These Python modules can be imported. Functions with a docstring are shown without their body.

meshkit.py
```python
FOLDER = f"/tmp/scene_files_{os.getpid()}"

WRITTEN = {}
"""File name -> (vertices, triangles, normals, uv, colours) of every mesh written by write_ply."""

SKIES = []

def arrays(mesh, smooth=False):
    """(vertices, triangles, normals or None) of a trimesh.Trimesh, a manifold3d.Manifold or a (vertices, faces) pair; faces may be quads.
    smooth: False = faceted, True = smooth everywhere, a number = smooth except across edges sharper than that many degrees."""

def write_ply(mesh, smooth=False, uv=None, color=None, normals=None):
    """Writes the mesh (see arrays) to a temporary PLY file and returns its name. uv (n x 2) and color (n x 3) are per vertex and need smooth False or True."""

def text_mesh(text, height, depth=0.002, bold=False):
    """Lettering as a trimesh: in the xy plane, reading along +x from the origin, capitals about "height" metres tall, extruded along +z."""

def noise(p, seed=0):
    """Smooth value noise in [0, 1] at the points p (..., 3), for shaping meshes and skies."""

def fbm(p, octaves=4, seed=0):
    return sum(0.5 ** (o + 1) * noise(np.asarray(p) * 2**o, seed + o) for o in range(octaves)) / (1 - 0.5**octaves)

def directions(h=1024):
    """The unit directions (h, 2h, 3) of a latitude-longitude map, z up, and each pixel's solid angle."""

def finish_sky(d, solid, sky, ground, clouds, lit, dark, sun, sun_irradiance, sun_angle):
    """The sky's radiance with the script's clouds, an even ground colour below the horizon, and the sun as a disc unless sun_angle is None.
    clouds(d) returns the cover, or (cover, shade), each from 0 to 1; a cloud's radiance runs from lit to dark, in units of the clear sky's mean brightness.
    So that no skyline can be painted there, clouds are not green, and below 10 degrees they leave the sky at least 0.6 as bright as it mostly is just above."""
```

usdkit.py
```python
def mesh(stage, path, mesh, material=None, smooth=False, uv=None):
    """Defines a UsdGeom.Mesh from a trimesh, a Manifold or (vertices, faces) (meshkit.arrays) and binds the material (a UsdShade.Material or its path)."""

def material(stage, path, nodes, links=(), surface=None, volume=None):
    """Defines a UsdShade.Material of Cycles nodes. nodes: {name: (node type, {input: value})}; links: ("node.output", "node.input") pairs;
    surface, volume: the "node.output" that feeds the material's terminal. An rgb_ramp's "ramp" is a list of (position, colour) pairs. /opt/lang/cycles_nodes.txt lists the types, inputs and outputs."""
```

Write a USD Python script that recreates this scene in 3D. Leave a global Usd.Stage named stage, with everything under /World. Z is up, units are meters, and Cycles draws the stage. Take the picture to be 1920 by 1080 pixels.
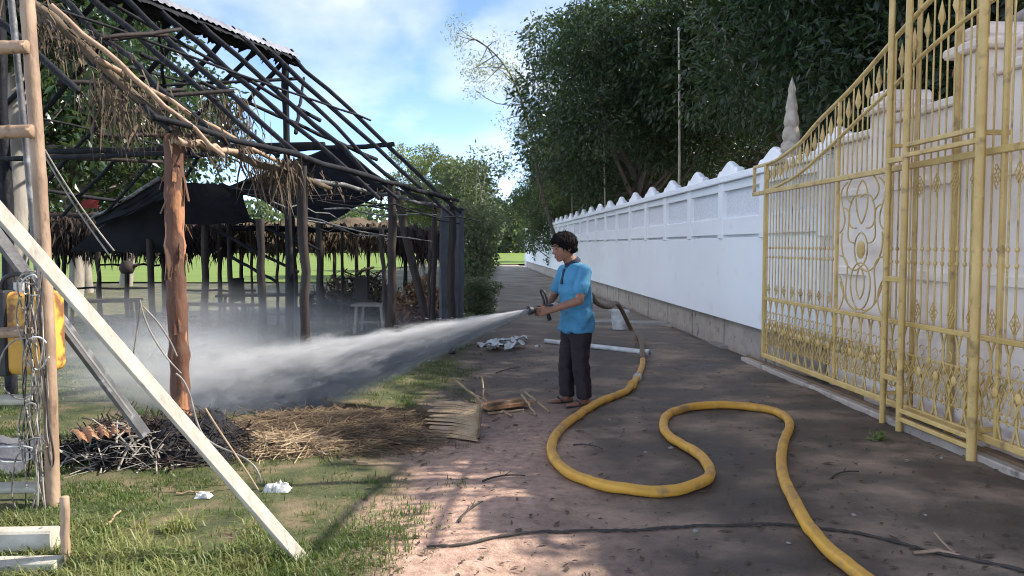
import math, random, numpy as np, trimesh, manifold3d as m3, meshkit, usdkit
from pxr import Usd, UsdGeom, UsdLux, UsdShade, Gf, Sdf, Vt
stage = Usd.Stage.CreateInMemory()
UsdGeom.SetStageUpAxis(stage, 'Z'); UsdGeom.SetStageMetersPerUnit(stage, 1.0)
world = UsdGeom.Xform.Define(stage, '/World'); stage.SetDefaultPrim(world.GetPrim())
PI = math.pi
# ------------------------------------------------------------------ camera, sky, sun, exposure
PITCH = math.radians(3.04); FPX = 1507.0; EYE = np.array([0, 0, 1.5])
cam = UsdGeom.Camera.Define(stage, '/World/camera')
cam.CreateFocalLengthAttr(28.26); cam.CreateHorizontalApertureAttr(36.0); cam.CreateVerticalApertureAttr(20.25)
cam.CreateClippingRangeAttr(Gf.Vec2f(.05, 3000)); cam.AddTranslateOp().Set(Gf.Vec3d(0, 0, 1.5)); cam.AddRotateXOp().Set(90 - 3.04)
cam.CreateExposureAttr(2.25)
SUN_EL, SUN_AZ = math.radians(41), math.radians(82)      # azimuth measured from +y towards +x
SUN = np.array([math.sin(SUN_AZ) * math.cos(SUN_EL), math.cos(SUN_AZ) * math.cos(SUN_EL), math.sin(SUN_EL)])
sky = UsdLux.DomeLight.Define(stage, '/World/sky')
skym = usdkit.material(stage, '/World/Looks/sky', {
    's': ('sky_texture', {'sky_type': 'single_scattering', 'sun_disc': False, 'sun_elevation': SUN_EL, 'sun_rotation': SUN_AZ, 'air_density': .62, 'aerosol_density': .25, 'ozone_density': 1.8, 'altitude': 1500.}),
    'tc': ('texture_coordinate', {}), 'mp': ('mapping', {'scale': (1.0, 1.0, 2.0), 'location': (.35, .2, .1)}),
    'n': ('noise_texture', {'scale': 2.1, 'detail': 7., 'roughness': .52, 'distortion': .25}),
    'r': ('rgb_ramp', {'ramp': [(.42, (.0, .0, .0)), (.53, (.32, .32, .32)), (.64, (1, 1, 1))]}),
    'n2': ('noise_texture', {'scale': 5.5, 'detail': 5., 'roughness': .5}),
    'cl': ('rgb_ramp', {'ramp': [(.3, (3.4, 3.5, 3.8)), (.62, (6.2, 6.0, 5.9))]}),
    'mx': ('mix', {}), 'b': ('background_shader', {'strength': .072})},
    [('tc.generated', 'mp.vector'), ('mp.vector', 'n.vector'), ('n.fac', 'r.fac'), ('mp.vector', 'n2.vector'), ('n2.fac', 'cl.fac'), ('r.color', 'mx.fac'),
     ('s.color', 'mx.color1'), ('cl.color', 'mx.color2'), ('mx.color', 'b.color')], surface='b.background')
UsdShade.MaterialBindingAPI.Apply(sky.GetPrim()).Bind(skym)
sky.GetPrim().SetCustomDataByKey('kind', 'structure')
sun = UsdLux.DistantLight.Define(stage, '/World/sun')
sun.CreateIntensityAttr(.56); sun.CreateAngleAttr(.53); sun.CreateColorAttr(Gf.Vec3f(1, .93, .82)); sun.CreateNormalizeAttr(True)
sun.AddRotateZOp().Set(-math.degrees(SUN_AZ)); sun.AddRotateXOp().Set(-(90 - math.degrees(SUN_EL)))


# ------------------------------------------------------------------ helpers
def ray(px, py):
    u, v = (px - 960) / FPX, (540 - py) / FPX
    return np.array([u, math.cos(PITCH) + v * math.sin(PITCH), -math.sin(PITCH) + v * math.cos(PITCH)])
def P(px, py, D):                       # the point that stands D metres ahead along a line of sight
    r = ray(px, py); return EYE + r * (D / r[1])
def G(px, py, z=0.0):                   # the point of the level z on a line of sight
    r = ray(px, py); return EYE + r * ((z - 1.5) / r[2])
def V(*a): return np.array(a, float)
def unit(a): a = np.asarray(a, float); return a / max(np.linalg.norm(a), 1e-12)
def smooth01(x, a, b): t = np.clip((np.asarray(x, float) - a) / (b - a), 0, 1); return t * t * (3 - 2 * t)

class MB:
    def __init__(s): s.v, s.f, s.n = [], [], 0
    def add(s, v, f):
        v, f = np.asarray(v, float), np.asarray(f, int)
        if f.shape[1] == 4: f = np.vstack([f[:, [0, 1, 2]], f[:, [0, 2, 3]]])
        s.v.append(v); s.f.append(f + s.n); s.n += len(v); return s
    def tm(s, m): return s.add(np.array(m.vertices), np.array(m.faces))
    def man(s, m): q = m.to_mesh(); return s.add(q.vert_properties[:, :3], q.tri_verts)
    def tube(s, pts, r, sides=8, cap=True):
        p = np.asarray(pts, float); n = len(p); r = np.broadcast_to(np.asarray(r, float), (n,))
        t = np.gradient(p, axis=0); t /= np.linalg.norm(t, axis=1, keepdims=True) + 1e-12
        a = np.cross(t[0], [0, 0, 1] if abs(t[0][2]) < .9 else [1, 0, 0]); a = unit(a); ang = np.arange(sides) * 2 * PI / sides; vs = []
        for i in range(n):
            a = unit(a - t[i] * np.dot(a, t[i])); b = np.cross(t[i], a)
            vs.append(p[i] + r[i] * (np.cos(ang)[:, None] * a + np.sin(ang)[:, None] * b))
        i, j = np.meshgrid(np.arange(n - 1), np.arange(sides), indexing='ij')
        f = np.stack([i * sides + j, i * sides + (j + 1) % sides, (i + 1) * sides + (j + 1) % sides, (i + 1) * sides + j], -1).reshape(-1, 4)
        f = np.vstack([f[:, [0, 1, 2]], f[:, [0, 2, 3]]])
        if cap:
            k = np.arange(1, sides - 1); z = np.zeros_like(k)
            f = np.vstack([f, np.stack([z, k + 1, k], 1), np.stack([z, k, k + 1], 1) + (n - 1) * sides])
        return s.add(np.vstack(vs), f)
    def beam(s, a, b, w, h, up=(0, 0, 1), taper=1.0):
        a, b = np.asarray(a, float), np.asarray(b, float); t = unit(b - a); x = np.cross(t, up)
        x = unit(x) if np.linalg.norm(x) > 1e-6 else V(1, 0, 0); y = np.cross(x, t); c = min(w, h) * .12
        sec = [(-w/2 + c, -h/2), (w/2 - c, -h/2), (w/2, -h/2 + c), (w/2, h/2 - c), (w/2 - c, h/2), (-w/2 + c, h/2), (-w/2, h/2 - c), (-w/2, -h/2 + c)]
        v = [q + (x * i + y * j) * k for q, k in ((a, 1), (b, taper)) for i, j in sec]
        f = [(k, (k + 1) % 8, 8 + (k + 1) % 8, 8 + k) for k in range(8)]
        f3 = [(0, k + 1, k) for k in range(1, 7)] + [(8, 8 + k, 9 + k) for k in range(1, 7)]
        s.add(v, f); s.f.append(np.array(f3) + s.n - 16); return s
    def box(s, lo, hi, c=0.0):
        lo, hi = np.asarray(lo, float), np.asarray(hi, float)
        if c > 0:
            m = m3.Manifold.hull_points(np.array([[x, y, z] for ax in range(3) for x in ((lo[0], hi[0]) if ax == 0 else (lo[0] + c, hi[0] - c))
                for y in ((lo[1], hi[1]) if ax == 1 else (lo[1] + c, hi[1] - c)) for z in ((lo[2], hi[2]) if ax == 2 else (lo[2] + c, hi[2] - c))]))
            return s.man(m)
        v = np.array([[x, y, z] for x in (lo[0], hi[0]) for y in (lo[1], hi[1]) for z in (lo[2], hi[2])])
        return s.add(v, [(0, 1, 3, 2), (4, 6, 7, 5), (0, 4, 5, 1), (2, 3, 7, 6), (0, 2, 6, 4), (1, 5, 7, 3)])
    def sheet(s, grid, thick=0.0):          # grid (n, m, 3)
        g = np.asarray(grid, float); n, m = g.shape[:2]
        i, j = np.meshgrid(np.arange(n - 1), np.arange(m - 1), indexing='ij')
        f = np.stack([i * m + j, (i + 1) * m + j, (i + 1) * m + j + 1, i * m + j + 1], -1).reshape(-1, 4)
        return s.add(g.reshape(-1, 3), f)
    def ellipsoid(s, c, r, sub=2): e = trimesh.creation.icosphere(sub); e.vertices = e.vertices * np.asarray(r, float) + np.asarray(c, float); return s.tm(e)
    def get(s): return np.vstack(s.v), np.vstack(s.f)

def spline(pts, n=40):
    p = np.asarray(pts, float); d = np.r_[0, np.cumsum(np.linalg.norm(np.diff(p, axis=0), axis=1))]
    from scipy.interpolate import CubicSpline, PchipInterpolator
    return PchipInterpolator(d, p)(np.linspace(0, d[-1], n)) if len(p) < 3 else CubicSpline(d, p)(np.linspace(0, d[-1], n))

counts = {}
def numbered(parent, name):
    k = counts.get((parent, name), 0); counts[(parent, name)] = k + 1
    return f'{parent}/{name}' if k == 0 else f'{parent}/{name}_{k:03d}'
def meta(prim, label=None, cat=None, group=None, kind=None):
    for k, v in (('label', label), ('category', cat), ('group', group), ('kind', kind)):
        if v: prim.SetCustomDataByKey(k, v)
def xform(prim_x, loc=(0, 0, 0), rotz=0.0, scale=(1, 1, 1)):
    prim_x.AddTranslateOp().Set(Gf.Vec3d(*map(float, loc))); prim_x.AddRotateZOp().Set(float(rotz)); prim_x.AddScaleOp().Set(Gf.Vec3f(*map(float, scale)))
def thing(name, label, cat, group=None, loc=(0, 0, 0), rotz=0.0, scale=(1, 1, 1)):
    p = numbered('/World', name); x = UsdGeom.Xform.Define(stage, p); xform(x, loc, rotz, scale); meta(x.GetPrim(), label, cat, group); return p
def part(parent, name, mb, mat, smooth=False, label=None, kind=None):
    p = numbered(parent, name); m = usdkit.mesh(stage, p, mb.get() if isinstance(mb, MB) else mb, mat, smooth); meta(m.GetPrim(), label, None, None, kind); return p
def solo(name, label, cat, mb, mat, smooth=False, group=None, kind=None):
    p = numbered('/World', name); m = usdkit.mesh(stage, p, mb.get() if isinstance(mb, MB) else mb, mat, smooth); meta(m.GetPrim(), label, cat, group, kind); return p
def dup(src, label, loc, rotz=0.0, scale=(1, 1, 1), group=None):
    base = src.rsplit('/', 1)[1]; p = numbered('/World', base); x = UsdGeom.Xform.Define(stage, p)
    x.GetPrim().GetReferences().AddInternalReference(src); x.GetPrim().SetInstanceable(True)
    xform_over(x, loc, rotz, scale)
    meta(x.GetPrim(), label, None, group); return p
def xform_over(x, loc, rotz, scale):
    pr = x.GetPrim()
    pr.CreateAttribute('xformOp:translate', Sdf.ValueTypeNames.Double3).Set(Gf.Vec3d(*map(float, loc)))
    pr.CreateAttribute('xformOp:rotateZ', Sdf.ValueTypeNames.Float).Set(float(rotz))
    pr.CreateAttribute('xformOp:scale', Sdf.ValueTypeNames.Float3).Set(Gf.Vec3f(*map(float, scale)))
    pr.CreateAttribute('xformOpOrder', Sdf.ValueTypeNames.TokenArray).Set(['xformOp:translate', 'xformOp:rotateZ', 'xformOp:scale'])

def M(name, c1, c2=None, scale=4.0, rough=.75, bump=.0, bscale=30.0, stretch=(1, 1, 1), metallic=0.0, spec=.4, coord='position', ramp=(.35, .65), detail=6.0, c3=None, scale3=25.0, ramp3=(.55, .7), rand=0.0):
    """A weathered surface: two tones of noise, a third tone as flecks, stains or painted sun patches, fine relief."""
    c2 = c2 or tuple(x * .75 for x in c1)
    nodes = {'mp': ('mapping', {'scale': stretch}), 'n': ('noise_texture', {'scale': scale, 'detail': detail, 'roughness': .6}),
             'r': ('rgb_ramp', {'ramp': [(ramp[0], c1), (ramp[1], c2)]}), 'p': ('principled_bsdf', {'roughness': rough, 'metallic': metallic, 'specular_ior_level': spec})}
    nodes['g'] = ('geometry', {}) if coord == 'position' else ('texture_coordinate', {})
    links = [(f'g.{coord}', 'mp.vector'), ('mp.vector', 'n.vector'), ('n.fac', 'r.fac')]; last = 'r.color'
    if c3:
        nodes |= {'n3': ('noise_texture', {'scale': scale3, 'detail': 4.0, 'roughness': .6}), 'r3': ('rgb_ramp', {'ramp': [(ramp3[0], (0, 0, 0)), (ramp3[1], (1, 1, 1))]}), 'm3': ('mix', {'color2': c3})}
        links += [('mp.vector', 'n3.vector'), ('n3.fac', 'r3.fac'), ('r3.color', 'm3.fac'), (last, 'm3.color1')]; last = 'm3.color'
    if rand:
        nodes |= {'gi': ('geometry', {}), 'rr': ('map_range', {'to_min': 1 - rand, 'to_max': 1 + rand}), 'hv': ('hsv', {})}
        links += [('gi.random_per_island', 'rr.value'), ('rr.result', 'hv.value'), (last, 'hv.color')]; last = 'hv.color'
    links.append((last, 'p.base_color'))
    if bump:
        nodes |= {'nb': ('noise_texture', {'scale': bscale, 'detail': 5.0}), 'b': ('bump', {'strength': bump, 'distance': .02})}
        links += [('mp.vector', 'nb.vector'), ('nb.fac', 'b.height'), ('b.normal', 'p.normal')]
    return usdkit.material(stage, '/World/Looks/' + name, nodes, links, surface='p.BSDF')
def leaf_mat(name, dark, light, trans, rough=.45, tw=.3):
    return usdkit.material(stage, '/World/Looks/' + name, {
        'g': ('geometry', {}), 'n': ('noise_texture', {'scale': .9, 'detail': 3.}), 'nr': ('map_range', {'from_min': .35, 'from_max': .65, 'to_min': .55, 'to_max': 1.6}), 'hv': ('hsv', {}), 'r': ('rgb_ramp', {'ramp': [(0, dark), (.7, light), (1.0, tuple(x * 1.25 for x in light))]}),
        'p': ('principled_bsdf', {'roughness': rough, 'specular_ior_level': .5}), 't': ('translucent_bsdf', {'color': trans}), 'm': ('mix_closure', {'fac': tw})},
        [('g.random_per_island', 'r.fac'), ('g.position', 'n.vector'), ('n.fac', 'nr.value'), ('r.color', 'hv.color'), ('nr.result', 'hv.value'), ('hv.color', 'p.base_color'), ('p.BSDF', 'm.closure1'), ('t.BSDF', 'm.closure2')], surface='m.closure')

rng = np.random.default_rng(7)
mt = {}
mt['burnt'] = M('burnt_wood', (.013, .014, .019), (.006, .006, .009), 9, .75, .35, 40, (1, 1, .4), c3=(.034, .033, .034), scale3=18, spec=.2)
mt['post'] = M('brown_post', (.13, .058, .034), (.065, .034, .024), 7, .8, .6, 28, (1, 1, .35), c3=(.34, .16, .08), scale3=7, ramp3=(.54, .60))  # orange third tone paints dappled sun patches onto the dark bark
mt['charred'] = M('charred_post', (.032, .022, .019), (.016, .012, .011), 6, .8, .4, 30, (1, 1, .3))
mt['bamboo'] = M('pale_bamboo', (.36, .255, .175), (.22, .145, .095), 7, .6, .35, 30, (1, 1, .4), c3=(.14, .09, .06), scale3=11, ramp3=(.58, .68))
mt['pale_wood'] = M('pale_board', (.40, .375, .32), (.27, .25, .205), 5, .7, .2, 40, (2, 2, .5), c3=(.25, .22, .18), scale3=14)
mt['grey_wood'] = M('grey_board', (.13, .13, .135), (.07, .07, .075), 6, .55, .2, 40, c3=(.3, .3, .31), scale3=9)
mt['white_rung'] = M('white_rung', (.46, .44, .37), (.32, .30, .24), 6, .7, .25, 30, c3=(.10, .10, .08), scale3=8, ramp3=(.6, .68))
mt['thatch'] = M('old_thatch', (.24, .18, .12), (.11, .08, .055), 5, .9, .3, 60, rand=.45)
mt['thatch_dark'] = M('dark_thatch', (.085, .058, .047), (.04, .028, .025), 3, .9, .3, 60, rand=.5)
mt['straw'] = M('straw', (.42, .30, .18), (.20, .13, .075), 6, .85, rand=.55)
mt['straw_pale'] = M('pale_straw', (.58, .44, .28), (.42, .29, .17), 8, .8, rand=.35)
mt['metal_sheet'] = M('roof_sheet', (.34, .35, .39), (.2, .21, .24), 3, .5, .1, 20, metallic=.4, c3=(.12, .085, .07), scale3=7, ramp3=(.6, .72))
mt['rust'] = M('rusty_sheet', (.36, .19, .09), (.17, .085, .05), 5, .75, .3, 30, c3=(.05, .04, .035), scale3=8)
mt['tarp'] = M('black_net', (.012, .013, .017), (.02, .021, .026), 3, .95, .3, 60, spec=.08)
mt['tarp_grey'] = M('grey_net', (.11, .113, .128), (.07, .072, .084), 4, .9, .3, 50)
mt['red_cloth'] = M('red_cloth', (.42, .07, .06), (.30, .05, .05), 5, .8)
mt['white'] = M('white_paint', (.86, .87, .89), (.82, .83, .85), .7, .6, .03, 60, c3=(.74, .74, .75), scale3=2.2, ramp3=(.6, .75))
mt['white_relief'] = M('white_relief', (.80, .81, .84), (.66, .67, .71), 26, .65, .5, 24)
mt['cream'] = M('warm_tint_wall', (.88, .80, .74), (.85, .75, .68), 1.2, .65, .05, 50, c3=(.70, .58, .50), scale3=3, ramp3=(.6, .75))  # warm light on the white wall behind the gate is mixed into this colour
mt['stone'] = M('cream_stone', (.46, .40, .33), (.28, .24, .195), 8, .8, .3, 40)
mt['plinth'] = M('plinth_concrete', (.42, .36, .305), (.32, .275, .235), 4, .85, .2, 50, c3=(.14, .12, .105), scale3=6, ramp3=(.58, .72))
mt['concrete'] = M('pale_concrete', (.34, .315, .29), (.22, .205, .19), 5, .85, .2, 40)
mt['gold'] = M('gold_paint', (.60, .425, .165), (.46, .315, .105), 5, .42, .12, 40, spec=.5, c3=(.24, .165, .075), scale3=8, ramp3=(.56, .72))
mt['hose'] = M('yellow_hose', (.62, .335, .045), (.50, .26, .04), 6, .5, .35, 160, c3=(.27, .165, .075), scale3=7, ramp3=(.52, .72))
mt['hose_dim'] = M('muddy_hose', (.16, .10, .055), (.10, .065, .04), 8, .6)
mt['black'] = M('black_rubber', (.018, .018, .02), (.03, .03, .032), 20, .5)
mt['steel'] = M('pale_metal', (.45, .44, .42), (.3, .3, .29), 10, .4, metallic=.6)
mt['yellow'] = M('yellow_tank', (.62, .37, .06), (.50, .27, .05), 2.5, .5, .15, 30, c3=(.20, .095, .04), scale3=5, ramp3=(.53, .60))
mt['cord'] = M('grey_cord', (.32, .285, .25), (.13, .115, .10), 10, .6)
mt['cord_dark'] = M('dark_cord', (.05, .042, .035), (.03, .026, .022), 10, .7)
mt['plastic'] = M('white_plastic', (.62, .63, .62), (.40, .41, .40), 7, .45, .2, 30)
mt['skin'] = M('skin', (.23, .115, .072), (.19, .09, .056), 14, .5, .05, 80)
mt['hair'] = M('black_hair', (.006, .005, .005), (.010, .009, .009), 60, .8, .2, 90, spec=.06)
mt['shirt'] = M('blue_shirt', (.055, .215, .37), (.04, .165, .29), 3, .85, .25, 14, c3=(.06, .27, .45), scale3=5)
mt['shirt_dark'] = M('navy_trim', (.012, .02, .05), (.01, .016, .04), 5, .85)
mt['trousers'] = M('dark_trousers', (.013, .007, .012), (.008, .005, .009), 4, .85, .3, 14)
mt['bark'] = M('tree_bark', (.15, .12, .10), (.08, .066, .055), 5, .9, .6, 18, (1, 1, .4))
mt['bark_pale'] = M('pale_bark', (.33, .30, .26), (.20, .18, .155), 5, .9, .4, 18, (1, 1, .4))
mt['leaf_dark'] = leaf_mat('leaf_dark', (.020, .042, .018), (.072, .108, .042), (.13, .20, .055), .32, .22)
mt['leaf_mid'] = leaf_mat('leaf_mid', (.05, .08, .035), (.125, .17, .075), (.22, .30, .10), .5, .3)
mt['leaf_pale'] = leaf_mat('leaf_pale', (.14, .18, .06), (.28, .33, .13), (.38, .44, .16), .5, .4)
mt['leaf_bush'] = leaf_mat('leaf_bush', (.09, .125, .06), (.22, .265, .13), (.30, .36, .16), .5, .35)
mt['grass'] = leaf_mat('grass_blade', (.07, .105, .025), (.21, .25, .07), (.2, .28, .06), .5, .3)
mt['grass_dry'] = leaf_mat('grass_dry', (.14, .15, .05), (.32, .30, .12), (.35, .35, .12), .55, .3)
mt['leaf_litter'] = M('leaf_litter', (.26, .18, .11), (.10, .07, .045), 12, .85, rand=.6)

# ------------------------------------------------------------------ ground
WA = math.radians(2.85); WDIR = V(-math.sin(WA), math.cos(WA), 0); WN = V(math.cos(WA), math.sin(WA), 0)
WROT = math.degrees(WA)
def WP(lat, s, z=0): return WDIR * s + WN * lat + V(0, 0, z)
def gz(x, y):
    x, y = np.asarray(x, float), np.asarray(y, float); lat = x * math.cos(WA) + y * math.sin(WA)
    near = np.exp(-np.maximum(np.hypot(x, y) - 14, 0) / 12)
    n = meshkit.fbm(np.stack([x * 1.1, y * 1.1, 0 * x], -1), 4, 3) - .5; n2 = meshkit.fbm(np.stack([x * 6, y * 6, 0 * x], -1), 3, 9) - .5
    return near * (n * .06 + n2 * .022) - .09 * smooth01(lat, 3.62, 3.8) * smooth01(y, 8.5, 11) + .03 * smooth01(-x, .6, 1.6)
def axis(lo, a, b, hi, step, grow=1.16):
    mid = list(np.arange(a, b, step)); up, x, d = [], mid[-1], step
    while x < hi: d *= grow; x += d; up.append(x)
    dn, x, d = [], mid[0], step
    while x > lo: d *= grow; x -= d; dn.append(x)
    return np.array(dn[::-1] + mid + up)
gx, gy = axis(-900, -5, 4.4, 900, .055), axis(-300, 2.6, 11, 1400, .055)
X, Y = np.meshgrid(gx, gy, indexing='ij')
gmb = MB().sheet(np.stack([X, Y, gz(X, Y)], -1))
ground_mat = usdkit.material(stage, '/World/Looks/ground', {
    'g': ('geometry', {}), 'sx': ('separate_xyz', {}),
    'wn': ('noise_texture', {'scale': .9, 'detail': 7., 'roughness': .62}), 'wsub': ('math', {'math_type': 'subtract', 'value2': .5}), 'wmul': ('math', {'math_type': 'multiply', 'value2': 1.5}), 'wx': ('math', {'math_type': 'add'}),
    # grass left of about x = -0.7
    'gr': ('map_range', {'from_min': -.55, 'from_max': -.95, 'to_min': 0., 'to_max': 1., 'clamp': True}),
    'gn': ('noise_texture', {'scale': 3., 'detail': 8., 'roughness': .65}), 'gc': ('rgb_ramp', {'ramp': [(.3, (.03, .042, .014)), (.48, (.07, .08, .028)), (.58, (.14, .115, .06)), (.72, (.21, .16, .10))]}),
    # dry pinkish earth between, soaked earth to the right with its shade painted in
    'dn': ('noise_texture', {'scale': 14., 'detail': 8., 'roughness': .7}), 'dc': ('rgb_ramp', {'ramp': [(.3, (.21, .135, .10)), (.5, (.44, .285, .215)), (.7, (.58, .40, .315))]}),
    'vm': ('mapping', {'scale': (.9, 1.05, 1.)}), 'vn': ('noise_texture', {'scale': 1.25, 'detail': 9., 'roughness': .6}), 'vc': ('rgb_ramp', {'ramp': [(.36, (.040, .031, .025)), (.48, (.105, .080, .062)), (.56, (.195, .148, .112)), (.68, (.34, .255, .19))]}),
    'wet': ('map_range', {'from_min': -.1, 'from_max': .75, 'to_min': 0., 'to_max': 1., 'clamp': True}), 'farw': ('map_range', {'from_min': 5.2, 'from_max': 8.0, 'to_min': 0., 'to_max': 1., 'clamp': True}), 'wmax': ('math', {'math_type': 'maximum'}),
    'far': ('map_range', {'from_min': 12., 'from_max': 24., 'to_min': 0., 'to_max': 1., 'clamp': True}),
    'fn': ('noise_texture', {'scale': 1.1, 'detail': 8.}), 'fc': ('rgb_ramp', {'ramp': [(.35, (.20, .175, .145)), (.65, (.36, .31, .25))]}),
    'm1': ('mix', {}), 'm2': ('mix', {}), 'm3': ('mix', {}),
    'rr': ('map_range', {'from_min': .35, 'from_max': .65, 'to_min': .45, 'to_max': .9}),
    'bn': ('noise_texture', {'scale': 45., 'detail': 8., 'roughness': .7}), 'b': ('bump', {'strength': .8, 'distance': .025}),
    'p': ('principled_bsdf', {'specular_ior_level': .35})},
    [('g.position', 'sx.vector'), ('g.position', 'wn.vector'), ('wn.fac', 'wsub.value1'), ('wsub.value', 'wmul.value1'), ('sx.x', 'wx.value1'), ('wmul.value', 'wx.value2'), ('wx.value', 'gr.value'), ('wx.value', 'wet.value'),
     ('g.position', 'gn.vector'), ('gn.fac', 'gc.fac'), ('g.position', 'dn.vector'), ('dn.fac', 'dc.fac'), ('g.position', 'vm.vector'), ('vm.vector', 'vn.vector'), ('vn.fac', 'vc.fac'),
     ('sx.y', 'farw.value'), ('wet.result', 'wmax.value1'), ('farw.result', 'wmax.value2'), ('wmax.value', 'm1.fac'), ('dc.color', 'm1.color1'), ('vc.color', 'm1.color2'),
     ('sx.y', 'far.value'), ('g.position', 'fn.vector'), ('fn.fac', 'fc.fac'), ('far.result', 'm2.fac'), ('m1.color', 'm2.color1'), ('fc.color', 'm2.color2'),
     ('gr.result', 'm3.fac'), ('m2.color', 'm3.color1'), ('gc.color', 'm3.color2'), ('m3.color', 'p.base_color'), ('vn.fac', 'rr.value'), ('rr.result', 'p.roughness'),
     ('g.position', 'bn.vector'), ('bn.fac', 'b.height'), ('b.normal', 'p.normal')], surface='p.BSDF')
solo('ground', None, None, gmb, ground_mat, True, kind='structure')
field_mat = M('field', (.125, .19, .024), (.10, .155, .02), .35, .9, c3=(.17, .20, .04), scale3=.8)
fm = MB()
for x0, x1, y0, y1 in ((-160, -7.2, 31, 150), (-5.2, 60, 62, 150)):
    xs, ys = np.linspace(x0, x1, 60), np.linspace(y0, y1, 40); a, b = np.meshgrid(xs, ys, indexing='ij')
    fm.sheet(np.stack([a, b, .05 + .05 * meshkit.noise(np.stack([a, b, a * 0], -1), 4)], -1))
solo('field', None, None, fm, field_mat, True, kind='structure')

# ------------------------------------------------------------------ white temple wall (local frame: x away from the road, y along it)
WL, BAY, S0 = 3.85, 1.8, 12.3
wall = thing('boundary_wall', 'long white temple wall with petal finials running along the dirt road', 'wall', rotz=WROT)
bays = [S0 + BAY * k for k in range(-2, 25)]
prism = lambda pts, y0, y1: trimesh.creation.extrude_polygon(__import__('shapely').geometry.Polygon(pts), y1 - y0, engine='earcut')
def finial_mesh(yc, w=1.02, h=.235, t=.17):
    u = np.linspace(-1, 1, 29); prof = np.maximum(.45 * (1 - smooth01(np.abs(u), .80, 1.0)), np.where(np.abs(u) < .66, .36 + .64 * np.maximum(1 - np.sqrt((u / .66) ** 2 + .012) + .05, 0), 0)) * h
    sec = np.linspace(-1, 1, 7); mb = MB(); g = np.zeros((len(u), 7, 3))
    for i in range(len(u)):
        g[i, :, 0] = WL + .11 + t / 2 * sec; g[i, :, 1] = yc + u[i] * w / 2; g[i, :, 2] = 2.558 + prof[i] * np.sqrt(np.maximum(0, 1 - sec ** 4)) * 1.0
    return mb.sheet(g)
for k, s in enumerate(bays):
    e = s + BAY
    mb = MB(); mb.box((WL, s + .001, .376), (WL + .22, e - .001, 1.615), .002); part(wall, 'wall_panel', mb, mt['white'])
    mb = MB(); mb.box((WL + .07, s, 1.615), (WL + .2, e, 1.655)); mb.box((WL + .002, s + .004, 1.655), (WL + .22, e - .004, 1.91), .006)
    mb.box((WL + .002, s + .004, 2.32), (WL + .22, e - .004, 2.447), .006); part(wall, 'wall_band', mb, mt['white'])
    mb = MB(); mb.box((WL + .05, s + .1, 1.905), (WL + .2, e - .1, 2.325)); part(wall, 'frieze_panel', mb, mt['white_relief'])
    mb = MB(); mb.box((WL - .018, s - .11, 1.60), (WL + .225, s + .11, 2.45), .008); part(wall, 'pilaster', mb, mt['white'])
    mb = MB(); mb.box((WL - .05, s + .003, 2.45), (WL + .27, e - .003, 2.50), .008); mb.box((WL - .025, s + .003, 2.50), (WL + .245, e - .003, 2.56), .012); part(wall, 'coping', mb, mt['white'])
    part(wall, 'finial', finial_mesh(s - .12), mt['white'], 40)
    mb = MB(); mb.box((WL + .07, s + .03, -.3), (WL + .2, e - .03, .366), .008); part(wall, 'plinth_slab', mb, mt['plinth'])
    mb = MB(); mb.box((WL + .11, s - .04, -.3), (WL + .2, s + .04, .37)); part(wall, 'plinth_joint', mb, mt['burnt'])
end = bays[-1] + BAY
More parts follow.
